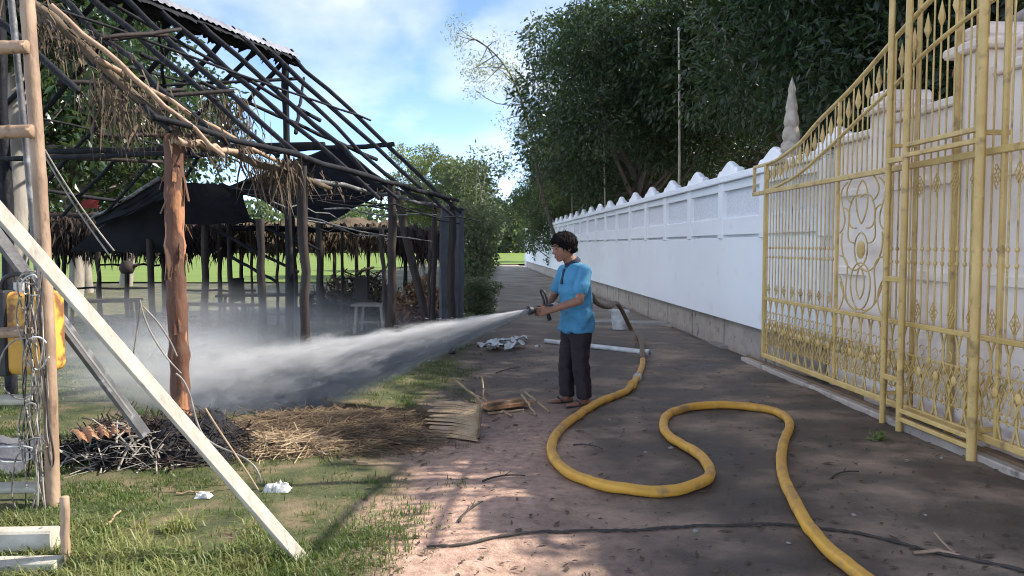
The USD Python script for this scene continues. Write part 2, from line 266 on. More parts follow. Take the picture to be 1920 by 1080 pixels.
mb = MB(); mb.box((WL - .06, end, -.3), (WL + .3, end + .4, 2.62), .02); mb.box((WL - .1, end - .04, 2.62), (WL + .34, end + .44, 2.7), .02); part(wall, 'end_pillar', mb, mt['white'])

# gatehouse wall behind the gate, warm light on white painted as cream
S1 = bays[0]
gh = thing('gatehouse_wall', 'gatehouse wall with warm light painted in as cream pink and curled ornaments behind the gold gate', 'wall', rotz=WROT)
edges = [S1 - .16, 7.35, 6.0, 4.7, 3.2]; tops = [2.55, 2.62, 2.75, 2.75]
for a, b, zt in zip(edges[:-1], edges[1:], tops):
    mb = MB(); mb.box((WL + .02, b + .05, -.3), (WL + .3, a - .05, zt), .01); part(gh, 'wall_panel', mb, mt['cream'])
    mb = MB(); mb.box((WL - .03, b + .04, zt), (WL + .34, a - .04, zt + .07), .012); part(gh, 'coping', mb, mt['cream'])
    mb = MB(); mb.box((WL - .012, b + .16, 1.2), (WL + .03, a - .16, 1.28), .005); mb.box((WL - .012, b + .16, 2.0), (WL + .03, a - .16, 2.06), .005); part(gh, 'moulding', mb, mt['cream'])
for b, w, zt in ((7.35, .30, 2.72), (6.0, .38, 2.95), (4.7, .5, 3.1)):
    mb = MB(); mb.box((WL - .09, b - w / 2, -.3), (WL + .36, b + w / 2, zt), .015); part(gh, 'pillar', mb, mt['cream'])
    mb = MB(); mb.box((WL - .15, b - w / 2 - .06, zt), (WL + .42, b + w / 2 + .06, zt + .08), .02); mb.box((WL - .1, b - w / 2, zt + .08), (WL + .36, b + w / 2, zt + .2), .03); part(gh, 'pillar_cap', mb, mt['cream'])
    for q in (-1, 1):   # curled ornament on each side of the pillar cap
        th = np.linspace(0, 4.6, 26); c = np.stack([np.full(26, WL + .1), b + q * (w / 2 + .12 + .14 * np.cos(th) * (1 - th / 7)), zt - .08 + .17 * np.sin(th) * (1 - th / 7)], 1)
        part(gh, 'curled_ornament', MB().tube(c, np.linspace(.035, .012, 26), 7), mt['rust'] if q > 0 else mt['cream'], True)
mb = MB()
th = np.linspace(0, PI, 24)
mb.tube(np.stack([np.full(24, WL + .5), 5.6 - 1.0 * np.cos(th), 3.05 + .28 * np.sin(th) ** .5], 1), .06, 8); part(gh, 'arched_ridge', mb, mt['concrete'], True)

# pinnacle at the wall's end
pin = thing('pinnacle', 'tall tiered cream stone pinnacle standing on the white wall beside the gate', 'pinnacle', loc=WP(WL + .1, 9.85, 2.55), rotz=WROT)
prof = [(.14, 0), (.14, .06), (.105, .09), (.125, .13), (.12, .2), (.092, .24), (.108, .29), (.10, .36), (.08, .41), (.094, .46), (.082, .54), (.066, .60), (.074, .65), (.056, .74), (.042, .82), (.047, .87), (.026, .95), (.0, 1.03)]
part(pin, 'tiered_spire', MB().tm(trimesh.creation.revolve(prof, sections=20)), mt['stone'], 30)
part(pin, 'base_block', MB().box((-.2, -.2, -.05), (.2, .2, .0), .01), mt['stone'])

# ------------------------------------------------------------------ gold sliding gate
GL = 3.6
gate = thing('sliding_gate', 'tall gold painted sliding gate with scrolls and bars along the white wall', 'gate', rotz=WROT)
us = np.array([4.2, 5.5, 6.35, 6.64, 7.53, 8.27, 8.82, 9.69]); uz = np.array([3.85, 3.62, 3.39, 3.30, 2.99, 2.78, 2.60, 2.49])
ls = np.array([4.2, 5.5, 6.29, 6.66, 7.17, 7.95, 8.94, 9.69]); lz = np.array([3.34, 3.19, 3.03, 2.89, 2.74, 2.50, 2.25, 2.17])
from scipy.interpolate import PchipInterpolator
UZ, LZ = PchipInterpolator(us, uz), PchipInterpolator(ls, lz)
ss = np.linspace(4.2, 9.69, 60)
part(gate, 'top_rail', MB().tube(np.stack([ss * 0 + GL, ss, UZ(ss)], 1), .022, 8), mt['gold'], True)
part(gate, 'curved_rail', MB().tube(np.stack([ss * 0 + GL, ss, LZ(ss)], 1), .018, 8), mt['gold'], True)
for z, w, s1, nm in ((.15, .055, 9.72, 'bottom_rail'), (.85, .04, 9.72, 'lower_rail'), (2.15, .05, 10.15, 'middle_rail'), (2.49, .035, 10.15, 'end_rail')):
    s0 = 9.69 if nm == 'end_rail' else 4.2
    part(gate, nm, MB().beam((GL, s0, z), (GL, s1, z), w, w), mt['gold'])
part(gate, 'end_stile', MB().beam((GL, 9.72, .12), (GL, 9.72, 2.49), .05, .05), mt['gold'])
part(gate, 'end_stile', MB().beam((GL, 10.14, 2.13), (GL, 10.14, 2.51), .035, .035), mt['gold'])
for s in (7.78, 6.80, 5.3): part(gate, 'stile', MB().beam((GL, s, .15), (GL, s, float(UZ(s))), .03, .03), mt['gold'])
def collar(mb, s, z, r): mb.ellipsoid((GL, s, z), (r * .8, r, r * 1.1), 1)
k = 0
for s in np.arange(4.3, 9.66, .094):
    k += 1; orn = 6.84 < s < 7.74; mb = MB(); rb = .0072
    if not orn:
        mb.tube([(GL, s, .85), (GL, s, 2.15)], rb, 6); collar(mb, s, 1.36, .018); collar(mb, s, 1.47, .018)
    mb.tube([(GL, s, 2.15), (GL, s, float(UZ(s)) if k % 2 else float(LZ(s)) + .12)], rb, 6)
    if not k % 2: mb.tube([(GL, s, float(LZ(s)) + .1), (GL, s, float(LZ(s)) + .16), (GL, s, float(LZ(s)) + .30)], [.008, .028, .001], 6)
    part(gate, 'bar', mb, mt['gold'], 40)
    t = np.linspace(0, 1, 19); sg = 1 if k % 2 else -1
    mb = MB().tube(np.stack([t * 0 + GL, s + .052 * np.sin(t * 2 * PI) * sg, .16 + .69 * t], 1), .0092, 5)
    for a, zc in ((1, .32), (-1, .66)):
        th = np.linspace(-PI / 2, 2.6, 11); mb.tube(np.stack([th * 0 + GL, s + a * .03 + .033 * np.cos(th) * a, zc + .04 * np.sin(th)], 1), .0055, 4)
    mb.tube([(GL - .01, s - .047, .50), (GL - .01, s, .56), (GL - .01, s + .047, .50)], .0055, 4); mb.tube([(GL - .01, s - .047, .50), (GL - .01, s, .44), (GL - .01, s + .047, .50)], .0055, 4)
    part(gate, 'scroll', mb, mt['gold'], True)
def lattice(s, z, w=.052, h=.085):
    mb = MB(); L_, T_, R_, B_ = V(-w, 0), V(0, h), V(w, 0), V(0, -h)
    for t in (0, .34, .67, 1):
        for (p, q), (u, v), o in (((L_, B_), (T_, R_), .010), ((L_, T_), (B_, R_), .016)):
            a, b = p + (q - p) * t, u + (v - u) * t; mb.beam((GL - o, s + a[0], z + a[1]), (GL - o, s + b[0], z + b[1]), .0065, .0055, (1, 0, 0))
    return mb
lb = MB()
for s in np.arange(4.3, 9.6, .075):
    for q in (-1, 1):
        e = s + q * .15
        if 4.25 < e < 9.66: lb.tube([(GL + .012 * q, s, .30), (GL + .012 * q, e, .60)], .0058, 4)
for z in (.30, .60): lb.tube([(GL, 4.25, z), (GL, 9.68, z)], .007, 5)
part(gate, 'diagonal_lattice', lb, mt['gold'], kind='stuff')
for s in np.arange(4.42, 6.8, .236): part(gate, 'lattice', lattice(s, .97), mt['gold']); part(gate, 'lattice', lattice(s, 1.97), mt['gold'])
for s in np.arange(7.9, 9.6, .236): part(gate, 'lattice', lattice(s, .97, .05, .06), mt['gold'])
for s in np.arange(4.36, 9.6, .236): part(gate, 'rosette', MB().tm(trimesh.creation.icosphere(1, .032).apply_transform(trimesh.transformations.compose_matrix(scale=[.5, 1, 1.25], translate=[GL - .014, s, .49]))), mt['gold'], True)
sc = 7.29
orn = [[(.0, .87), (.30, 1.0), (.40, 1.15)], [(.0, 1.62), (.12, 1.50), (.10, 1.38), (.0, 1.30)], [(.0, 1.30), (.20, 1.28), (.36, 1.42), (.38, 1.62)], [(.0, .90), (.16, 1.02), (.18, 1.2), (.0, 1.34)],
       [(.05, .9), (.28, 1.12), (.26, 1.3), (.42, 1.4)], [(.0, 1.0), (.07, 1.1), (.06, 1.22), (.0, 1.3)], [(.0, 2.1), (.1, 1.98), (.08, 1.8), (.0, 1.7)], [(.0, 1.95), (.22, 1.88), (.24, 1.72), (.1, 1.66)],
       [(.43, 1.62), (.34, 1.78), (.42, 1.95), (.30, 2.1)], [(.14, 1.52), (.26, 1.6), (.24, 1.76), (.36, 1.86)], [(.2, 2.13), (.3, 1.98), (.2, 1.9)], [(.42, .87), (.33, 1.02), (.42, 1.2)]]
for c in orn:
    for q in (-1, 1):
        p = spline([(GL, sc + q * a, z) for a, z in c], 16); part(gate, 'flower_scroll', MB().tube(p, .0075, 5), mt['gold'], True)
part(gate, 'flower_centre', MB().ellipsoid((GL, sc, 1.46), (.02, .075, .085), 2), mt['gold'], True)
# guide frame that the gate slides through
gf = thing('gate_guide_frame', 'gold tubular guide frame whose tall posts straddle the sliding gate', 'frame', rotz=WROT)
FL = GL - .12; BL = GL + .12
for lat, s, zt, r in ((FL, 6.60, 3.9, .025), (FL, 6.33, 4.2, .028), (FL, 5.38, 4.2, .034), (BL, 6.05, 3.9, .028), (BL, 5.80, 3.9, .025), (BL, 6.6, 3.9, .022)):
    part(gf, 'post', MB().tube([(lat, s, -.12), (lat, s, zt)], r, 10), mt['gold'], 40)
for z in (.40, 1.22, 2.20): part(gf, 'tie', MB().beam((FL, 6.60, z), (FL, 6.33, z), .04, .045), mt['gold'])
for z, s1 in ((2.22, 6.33), (2.30, 6.33), (.16, 6.33), (.09, 6.33)): part(gf, 'guide_rail', MB().beam((FL, 5.38, z), (FL, s1, z), .04, .035), mt['gold'])
for z in (2.28, .2): part(gf, 'cross_tie', MB().beam((FL, 5.44, z), (BL, 5.44, z), .035, .035), mt['gold']); part(gf, 'cross_tie', MB().beam((FL, 6.6, z + .05), (BL, 6.6, z + .05), .03, .03), mt['gold'])
rail = MB().box((GL - .09, 3.0, -.06), (GL + .09, 10.3, .045), .01)
tr = thing('gate_track', 'low concrete kerb with a steel rail under the gold gate', 'track', rotz=WROT)
part(tr, 'kerb', rail, mt['plinth']); part(tr, 'rail', MB().beam((GL, 3.0, .055), (GL, 10.3, .055), .03, .03), mt['hose_dim'])

# ------------------------------------------------------------------ trees
def leaves(r, centers, radii, n, L, W, droop=.4, flat=.8, shell=.45):
    pick = r.choice(len(centers), n, p=radii ** 2 / (radii ** 2).sum()); d = r.normal(size=(n, 3)); d /= np.linalg.norm(d, axis=1, keepdims=True)
    q = centers[pick] + d * (radii[pick] * (shell + (1 - shell) * r.random(n) ** .6))[:, None] * V(1, 1, flat)
    t = d * .6 + r.normal(size=(n, 3)) * .7; t[:, 2] -= droop; t /= np.linalg.norm(t, axis=1, keepdims=True)
    s = np.cross(t, r.normal(size=(n, 3))); s /= np.linalg.norm(s, axis=1, keepdims=True) + 1e-9
    ln = (L * r.uniform(.6, 1.3, n))[:, None]; w = (W * r.uniform(.7, 1.3, n))[:, None]
    up = np.cross(s, t) * ln * .06
    v = np.stack([q, q + t * ln * .45 + s * w + up, q + t * ln, q + t * ln * .45 - s * w + up], 1).reshape(-1, 3)
    b = np.arange(n)[:, None] * 4
    return v, np.vstack([np.hstack([b, b + 1, b + 2]), np.hstack([b, b + 2, b + 3])])
def limb(mb, a, b, r0, r1, r, bend=.12, n=7, sides=7):
    t = np.linspace(0, 1, n)[:, None]; off = r.normal(size=3) * np.linalg.norm(b - a) * bend
    mb.tube(a + (b - a) * t + off * np.sin(t * PI), np.linspace(r0, r1, n), sides, False)
def make_tree(name, label, seed, h, cr, zc, zr, nclump, crad, nleaf, L, W, leaf, bark, trunk_r=.16, shell=.45, group=None, droop=.4, lean=(0, 0), cat='tree', loc=(0, 0, 0), hollow=.35):
    r = np.random.default_rng(seed); t = thing(name, label, cat, group, loc=loc)
    d = r.normal(size=(nclump, 3)); d /= np.linalg.norm(d, axis=1, keepdims=True)
    c = d * (hollow + (1 - hollow) * r.random(nclump) ** .5)[:, None] * V(cr, cr, zr) * r.uniform(.75, 1.12, nclump)[:, None] + V(lean[0], lean[1], zc)
    rad = crad * r.uniform(.6, 1.3, nclump)
    tr = MB(); fork = V(lean[0] * .4, lean[1] * .4, max(zc - zr * .75, h * .18))
    limb(tr, V(0, 0, -.2), fork, trunk_r, trunk_r * .7, r, .05, 9, 9)
    for i in r.permutation(nclump)[:min(nclump, 22)]: limb(tr, fork + V(0, 0, r.uniform(-.3, .6) * zr * .3), c[i], trunk_r * r.uniform(.25, .5), .015, r)
    part(t, 'trunk', tr, bark, True)
    part(t, 'crown', leaves(r, c, rad, nleaf, L, W, droop, .8, shell), leaf)
    return t
GT = 'dark broadleaf trees behind the white wall'
def wl(lat, s): p = WP(lat, s); return (p[0], p[1], -.1)
tA = make_tree('broadleaf_tree', 'dense dark tree rising behind the white wall just beyond the pinnacle', 11, 12, 3.9, 6.6, 4.7, 75, 1.15, 42000, .20, .037, mt['leaf_dark'], mt['bark'], .22, loc=wl(8.3, 15.5), droop=.6)
tB = make_tree('broadleaf_tree', 'tallest dark tree whose crown leans over the middle of the white wall', 12, 14, 4.6, 7.6, 5.4, 85, 1.25, 44000, .215, .039, mt['leaf_dark'], mt['bark'], .25, loc=wl(7.9, 22.5), droop=.6)
tC = make_tree('broadleaf_tree', 'dark tree with lighter leaf tips hanging over the gold gate top', 13, 9, 3.5, 4.9, 3.4, 65, 1.05, 38000, .19, .036, mt['leaf_dark'], mt['bark'], .2, loc=wl(8.2, 10.3), droop=.6)
for src, lat, s, rz, sc_, lab in (
    (tA, 6.0, 29, 70, 1.1, 'dark tree overhanging the road where its outline meets the clouds'), (tB, 7.6, 37, 140, 1.0, 'dark tree behind the far half of the white wall'),
    (tC, 7.6, 45, 30, 1.3, 'dark tree above the far wall, left of the thin short flagpole'), (tA, 7.4, 53, 200, .95, 'last dark tree behind the far end of the white wall'),
    (tB, 10.5, 17, 250, 1.0, 'dark tree filling the gap above the wall behind the tallest pole'), (tC, 10.8, 25, 310, 1.5, 'dark tree far behind the wall between the two tallest poles'),
    (tA, 11.5, 12, 120, 1.05, 'dark tree behind the upper bars of the gold gate'), (tB, 12, 35, 15, 1.1, 'dark tree deep behind the far half of the wall'),
    (tC, 9.2, 7.2, 200, 1.02, 'dark tree seen through the gold bars at the right edge')):
    dup(src, lab, wl(lat, s), rz, (sc_,) * 3)
tD = make_tree('low_tree', 'low brownish green tree drooping over the far end of the white wall', 21, 6, 2.2, 3.2, 2.6, 45, .7, 14000, .16, .032, mt['leaf_mid'], mt['bark'], .12, loc=wl(4.6, 40), droop=.8)
dup(tD, 'low brownish green tree over the wall just right of the road gap', wl(4.7, 49), 80, (1.1, 1.1, 1.1))
dup(tD, 'low tree beyond the white wall corner at the edge of the field', (4.2, 70, 0), 150, (1.5, 1.5, 1.6))
# thin leaning tree against the clouds
r = np.random.default_rng(31); lt = thing('leaning_tree', 'thin pale leaning tree with sparse feathery leaves against the clouds', 'tree')
a, b, c = P(1010, 330, 34), P(975, 180, 33), P(895, 75, 31); tr = MB(); base = WP(4.9, 34.5, -.1)
sp = spline([base, a, b, c], 24); tr.tube(sp, np.linspace(.10, .02, 24), 7, False); cs = []
for i in range(46):
    q = sp[int(r.integers(9, 24))]; e = q + r.normal(size=3) * V(.85, .7, .75) + V(-.15, 0, .1); limb(tr, q, e, .025, .008, r, .1, 5, 4); cs.append(e)
part(lt, 'trunk', tr, mt['bark'], True); part(lt, 'crown', leaves(r, np.array(cs), np.full(len(cs), .62), 5200, .13, .018, .4, .9, .1), mt['leaf_pale'])
# trees beyond the shelter
make_tree('pale_tree', 'pale yellow green tree standing beyond the right slope of the burnt shelter', 41, 6.5, 1.5, 4.5, 2.0, 40, .55, 12000, .14, .03, mt['leaf_pale'], mt['bark_pale'], .1, loc=(P(795, 400, 38)[0], 38, 0))
bu = make_tree('roadside_bush', 'leafy green bush beside the grey net at the shelter corner', 42, 3, .6, 1.45, 1.35, 40, .3, 4200, .10, .026, mt['leaf_bush'], mt['bark_pale'], .04, loc=(P(884, 500, 18)[0], 18, 0))
for x, D, sc_, rz, lab in ((882, 24, 1.1, 60, 'green bush left of the road behind the nearest bush'), (885, 31, 1.2, 130, 'grey green bush left of the road near the yellow field'), (880, 27, 1.7, 200, 'tall green bush behind the roadside bushes'),
                           (858, 46, 2.6, 300, 'round green tree left of the yellow field gap'), (925, 135, 3.6, 20, 'tree closing the view above the yellow field')):
    dup(bu, lab, (P(x, 500, D)[0], D, 0), rz, (sc_,) * 3)
dup(bu, 'small bush spilling onto the road edge below the grey net', (P(893, 545, 15.5)[0], 15.5, 0), 40, (.7, .7, .36))
r = np.random.default_rng(44); tw = thing('bare_shrub', 'sparse twiggy shrub with bare grey branches above the roadside bushes', 'shrub'); mb = MB(); cs = []
for i in range(22):
    a = P(868, 420, 20) + r.normal(size=3) * .2; e = P(r.uniform(850, 950), r.uniform(290, 400), 20 + r.uniform(-1, 1)); limb(mb, V(a[0], 20, .2), e, .03, .006, r, .08, 7, 5); cs.append(e); cs.append((e + a) / 2 + r.normal(size=3) * .15)
part(tw, 'branches', mb, mt['bark_pale'], True); part(tw, 'crown', leaves(r, np.array(cs), np.full(len(cs), .35), 2600, .1, .022, .3, .9, .1), mt['leaf_mid'])
# big trees behind the left of the shelter
tL = make_tree('shade_tree', 'large dark tree behind the burnt shelter at the left edge', 51, 9, 3.6, 5.3, 3.3, 60, 1.0, 13000, .22, .05, mt['leaf_dark'], mt['bark_pale'], .2, loc=(-10.2, 15.5, 0), shell=.25, droop=.3)
for src, x, y, rz, sc_, lab in ((tL, -10.4, 19.0, 100, .95, 'dark tree seen between the shelter rafters beside the brown post'), (tL, -13.5, 20, 200, 1.1, 'dark tree at the far left behind the bamboo scaffold'), (tL, -13.2, 25, 300, .9, 'dark tree low behind the black net roof'),
                                (tL, -14, 29, 40, 1.2, 'dark tree far behind the low thatched hut')):
    dup(src, lab, (x, y, 0), rz, (sc_,) * 3)
r = np.random.default_rng(52); gtm = MB(); p0 = P(28, 470, 9.5); gtm.tube(spline([V(p0[0] - .05, 9.5, -.1), V(p0[0] + .02, 9.5, 1.6), P(30, 200, 9.5), P(22, 0, 9.5), P(18, -260, 9.6)], 26), np.linspace(.15, .10, 26) * (1 + .08 * r.normal(size=26)), 10)
t = thing('lichen_tree', 'grey lichened tree trunk standing behind the bamboo scaffold', 'tree'); part(t, 'trunk', gtm, mt['bark_pale'], True)
cs = np.array([P(x, y, 9.6 + r.uniform(-1.0, 1.0)) for x, y in zip(r.uniform(-160, 260, 34), r.uniform(-260, 90, 34))])
mb = MB()
for q in cs[:16]: limb(mb, P(20, -120, 9.6), q, .05, .01, r)
part(t, 'limb', mb, mt['bark'], True); part(t, 'crown', leaves(r, cs, np.full(len(cs), .42), 6500, .16, .038, .4, .9, .1), mt['leaf_dark'])
# far wood along the horizon
r = np.random.default_rng(61); cs, rad = [], []
for i in range(420):
    x = r.uniform(-190, 120); y = 152 + r.uniform(0, 22); hgt = 6 + 5 * meshkit.noise(V(x * .05, 0, 0), 2); cs.append(V(x, y, r.uniform(.6, 1) * hgt)); rad.append(r.uniform(2, 3.6)); cs.append(V(x, y, r.uniform(.1, .6) * hgt)); rad.append(3.4)
solo('far_wood', 'far belt of trees along the horizon beyond the bright field', 'wood', leaves(r, np.array(cs), np.array(rad), 46000, 1.3, .45, .1, .9, .3), mt['leaf_mid'], kind='stuff')
# thin poles behind the wall
for px, yt, yb, lat, s, lab in ((1272, 55, 345, 4.7, 18.5, 'tallest thin white pole behind the wall'), (1133, 252, 385, 4.7, 28.5, 'thin white pole second nearest behind the wall'), (1073, 345, 405, 4.7, 37.5, 'short thin white pole, third behind the wall'), (1016, 398, 428, 4.7, 57, 'smallest white post at the far end of the wall')):
    q = WP(4.6, s); q = P(px, yb, q[1]); zt = P(px, yt, q[1])[2]; po = thing('flag_pole', lab, 'pole', loc=(q[0], q[1], 0))
    part(po, 'shaft', MB().tube([(0, 0, -.1), (.02, 0, zt * .55), (-.03, 0, zt)], [.035, .03, .022], 8), mt['stone'], True); part(po, 'cap', MB().ellipsoid((-.03, 0, zt), (.04, .04, .05), 1), mt['steel'], True)

# ------------------------------------------------------------------ burnt thatched shelter
RQ = unit(V(.945, -.326, 0)); RS = unit(V(.326, .945, 0)); R1 = V(-3.3, 12, 0)
def B(t, s, z): return R1 + RQ * t + RS * s + V(0, 0, z)
RZ, EZ, HS = 4.33, 2.18, 2.62
r = np.random.default_rng(71)
def rough_pole(mb, a, b, r0, r1, rr, n=9, sides=7, wob=.009):
    t = np.linspace(0, 1, n)[:, None]; p = np.asarray(a) + (np.asarray(b) - np.asarray(a)) * t; p[1:-1] += rr.normal(size=(n - 2, 3)) * wob
    return mb.tube(p, np.linspace(r0, r1, n) * (1 + .07 * rr.normal(size=n)), sides)
sh = thing('burnt_shelter', 'burnt out timber shelter frame with bare rafters and a strip of metal ridge sheet', 'shelter')
part(sh, 'ridge_pole', rough_pole(MB(), B(0, .25, RZ - .1), B(0, -8.2, RZ - .1), .055, .055, r, 14), mt['burnt'], True)
def roofp(side, s, t, dz=0.0): return B(side * t, s, RZ - (RZ - (2.08 - .060 * s)) * t / HS + dz)
for side in (1, -1):
    for s in np.arange(0, -8.0, -.68):
        sj = s + (0 if s == 0 else r.normal() * .05); lo = HS * (1.08 if s > -5.4 else 1.0) * r.uniform(.93, 1.04)
        part(sh, 'rafter', rough_pole(MB(), roofp(side, sj + .05, -.05), roofp(side, sj - r.uniform(-.12, .12), lo), .036, .024, r, 9, 7, .018), mt['burnt'], True)
    for t in ((1.25, HS) if side > 0 else (.8, 1.7, HS)):
        s1 = -5.3 if t < 2.6 else -5.6
        part(sh, 'purlin', rough_pole(MB(), roofp(side, .2, t, .06), roofp(side, s1 - (2.5 if side < 0 else 0), t + r.normal() * .06, .06), .016 if t < 2.6 else .03, .012 if t < 2.6 else .026, r, 14), mt['burnt'], True)
part(sh, 'king_post', rough_pole(MB(), B(0, -.05, -.1), B(0, -.05, RZ), .06, .05, r, 10), mt['burnt'], True)
part(sh, 'king_post', rough_pole(MB(), B(0, -4.6, -.1), B(0, -4.6, RZ), .06, .05, r, 10), mt['burnt'], True)
part(sh, 'tie_beam', rough_pole(MB(), B(-2.0, -.05, 2.88), B(1.75, -.05, 2.92), .04, .035, r), mt['burnt'], True)
part(sh, 'tie_beam', rough_pole(MB(), B(-2.2, -2.4, 2.7), B(2.1, -2.4, 2.62), .04, .035, r), mt['burnt'], True)
part(sh, 'tie_beam', rough_pole(MB(), B(-2.5, -4.9, 2.3), B(2.5, -5.0, 2.24), .026, .022, r), mt['burnt'], True)
for a, b in (((.6, -.6, 3.8), (-1.0, -2.6, 3.4)), ((1.3, -1.2, 3.1), (.1, -3.4, 4.1)), ((-1.4, -.9, 3.1), (.3, -2.9, 4.0)), ((1.6, -2.2, 2.8), (.4, -.2, 3.9)), ((.9, -3.8, 3.4), (-.6, -1.6, 3.8)), ((2.0, -1.0, 2.6), (1.2, -3.3, 3.2))):
    part(sh, 'brace', rough_pole(MB(), B(*a), B(*b), .025, .018, r), mt['burnt'], True)
# right eave posts, the near one keeps its brown bark
near = B(HS, -5.30, 0); near = P(331, 500, 6.2); near[2] = 0
npost = MB(); t = np.linspace(0, 1, 40); zz = -.2 + 2.55 * t
npost.tube(np.stack([near[0] + .008 * np.sin(t * 7), near[1] + 0 * t, zz], 1), .073 + .006 * np.sin(t * 60) * (r.random(40)) + .008 * (np.abs((zz % .42) - .21) < .03), 14)
part(sh, 'post', npost, mt['post'], True, label='brown barked near corner post with sun patches painted on')
bark_mb = MB()
for i in range(11):   # peeling strips of bark
    a = r.uniform(-2.6, .4); z = r.uniform(.9, 2.1); c = V(near[0], near[1], z) + V(math.cos(a), math.sin(a), 0) * .074; l_ = r.uniform(.08, .22)
    bark_mb.beam(c, c + V(math.cos(a) * r.uniform(.0, .05), math.sin(a) * .03, -l_), r.uniform(.015, .035), .005, (math.cos(a), math.sin(a), 0.001))
part(sh, 'peeling_bark', bark_mb, mt['post'], kind='stuff')
for s, ra in ((-3.6, .05), (-1.8, .055), (-.02, .055)):
    part(sh, 'post', rough_pole(MB(), B(HS, s, -.1), roofp(1, s, HS, .02), ra, ra * .9, r, 10), mt['charred'], True)
for s in (-6.0, -4.0, -2.0, 0): part(sh, 'post', rough_pole(MB(), B(-HS, s, -.1), roofp(-1, s, HS, .02), .055, .05, r, 10), mt['charred'], True)
for x0, x1, y0, y1, D, ra in ((742, 800, 360, 602, 10.9, .06), (715, 724, 430, 590, 10.6, .035), (815, 812, 395, 602, 11.3, .04), (806, 804, 430, 600, 10.8, .022)):
    a, b = P(x0, y0, D), P(x1, y1, D - .1); part(sh, 'leaning_post', rough_pole(MB(), a, b + (b - a) * .18, ra, ra * .9, r), mt['charred'], True)
# ridge sheet: corrugated, one wing on each side, ragged edge below
for side in (1, -1):
    ns, ny = 240, 5; g = np.zeros((ns, ny, 3)); edge = .15 + .02 * meshkit.noise(np.stack([np.arange(ns) / 5., np.zeros(ns), np.zeros(ns)], -1), 5) + .03 * (r.random(ns) < .12)
    for i, s in enumerate(np.linspace(.10, -8.4, ns)):
        for j in range(ny):
            tt = edge[i] * j / (ny - 1); g[i, j] = roofp(side, s, tt, .075 + .012 * math.sin(i * 1.9) + .01 * math.sin(s * 2.1))
    part(sh, 'ridge_sheet', MB().sheet(g), mt['metal_sheet'])
    g2 = g.copy(); e2 = .13 + .10 * meshkit.noise(np.stack([np.arange(ns) / 4., np.zeros(ns), np.zeros(ns)], -1), 15) + .07 * r.random(ns)
    for i, s in enumerate(np.linspace(.02, -8.4, ns)):
        for j in range(ny): g2[i, j] = roofp(side, s, .05 + (e2[i] - .05) * j / (ny - 1), .035 + .012 * r.random())
    part(sh, 'charred_edge', MB().sheet(g2), mt['burnt'])
# hanging remains of thatch along the near rafter and the eave
def thatch_clump(mb, p, n, L, spread, rr, lean=(0, 0, 0), w=.0065):
    for i in range(n):
        a = p + rr.normal(size=3) * np.asarray(spread); d = unit(V(rr.normal() * .22 + lean[0], rr.normal() * .22 + lean[1], -1 + lean[2])); l_ = L * rr.uniform(.4, 1.25)
        m_ = a + d * l_ * .5 + rr.normal(size=3) * .03; e = m_ + unit(d + rr.normal(size=3) * .15 - V(0, 0, .2)) * l_ * .5; s = unit(np.cross(d, rr.normal(size=3))) * w * rr.uniform(.6, 1.5)
        mb.add([a - s, a + s, m_ + s * .9, m_ - s * .9, e], [(0, 1, 2), (0, 2, 3)]); mb.f.append(np.array([(3, 2, 4)]) + mb.n - 5)
for lo, hi, n, L, nm in (((60, 0), (330, 245), 16, .13, 'a'), ((332, 250), (560, 335), 12, .13, 'b'), ((560, 335), (830, 390), 8, .10, 'c')):
    for i in range(n):
        f = i / (n - 1); D = {'a': 5.9 + .3 * f, 'b': 6.2 + 2.0 * f, 'c': 8.2 + 2.9 * f}[nm]; p = P(lo[0] + (hi[0] - lo[0]) * f, lo[1] + (hi[1] - lo[1]) * f, D); mb = MB()
        thatch_clump(mb, p, 22 if nm != 'c' else 12, L * r.uniform(.5, 1.4), (.10, .10, .05), r, (.25 if nm == 'a' else .3, 0, 0)); part(sh, 'thatch_clump', mb, mt['thatch'], kind='stuff')
for px, py, D, n, L in ((212, 170, 6.6, 130, .50), (425, 190, 8.6, 120, .36), (450, 240, 8.8, 80, .26), (515, 305, 7.6, 110, .42), (545, 315, 7.9, 60, .36), (310, 225, 6.2, 40, .2), (130, 75, 6.2, 50, .2)):
    mb = MB(); thatch_clump(mb, P(px, py, D), n, L, (.13, .13, .06), r, (.1, 0, 0)); part(sh, 'thatch_clump', mb, mt['thatch'], kind='stuff')
for (x0, y0, d0), (x1, y1, d1), ra, m_ in (((40, -20, 5.8), (340, 262, 6.18), .035, 'thatch'), ((95, 10, 5.75), (420, 292, 6.3), .022, 'bamboo'), ((180, 110, 5.9), (590, 345, 8.3), .022, 'bamboo'), ((330, 252, 6.15), (620, 352, 8.6), .04, 'thatch'), ((540, 325, 7.9), (850, 392, 11.2), .025, 'grey_wood'), ((330, 262, 6.1), (445, 285, 6.6), .03, 'bamboo')):
    part(sh, 'eave_pole', rough_pole(MB(), P(x0, y0, d0), P(x1, y1, d1), ra, ra * .8, r, 12), mt[m_], True)
for i in range(12):
    x = r.uniform(400, 700); y = r.uniform(330, 430); D = r.uniform(8.5, 11); dx = r.uniform(90, 260); part(sh, 'loose_batten', rough_pole(MB(), P(x, y, D), P(x + dx, y + r.uniform(-12, 50), D + r.uniform(-.5, 1)), .011, .007, r, 6, 5, .03), mt['grey_wood'] if i % 3 == 0 else mt['burnt'], True)
for i in range(8):
    x = r.uniform(60, 230); y = r.uniform(60, 330); part(sh, 'loose_batten', rough_pole(MB(), P(x - 30, y, 7), P(x + r.uniform(110, 240), y + r.uniform(-40, 60), 7.6), .022, .018, r, 6, 5), mt['charred'], True)

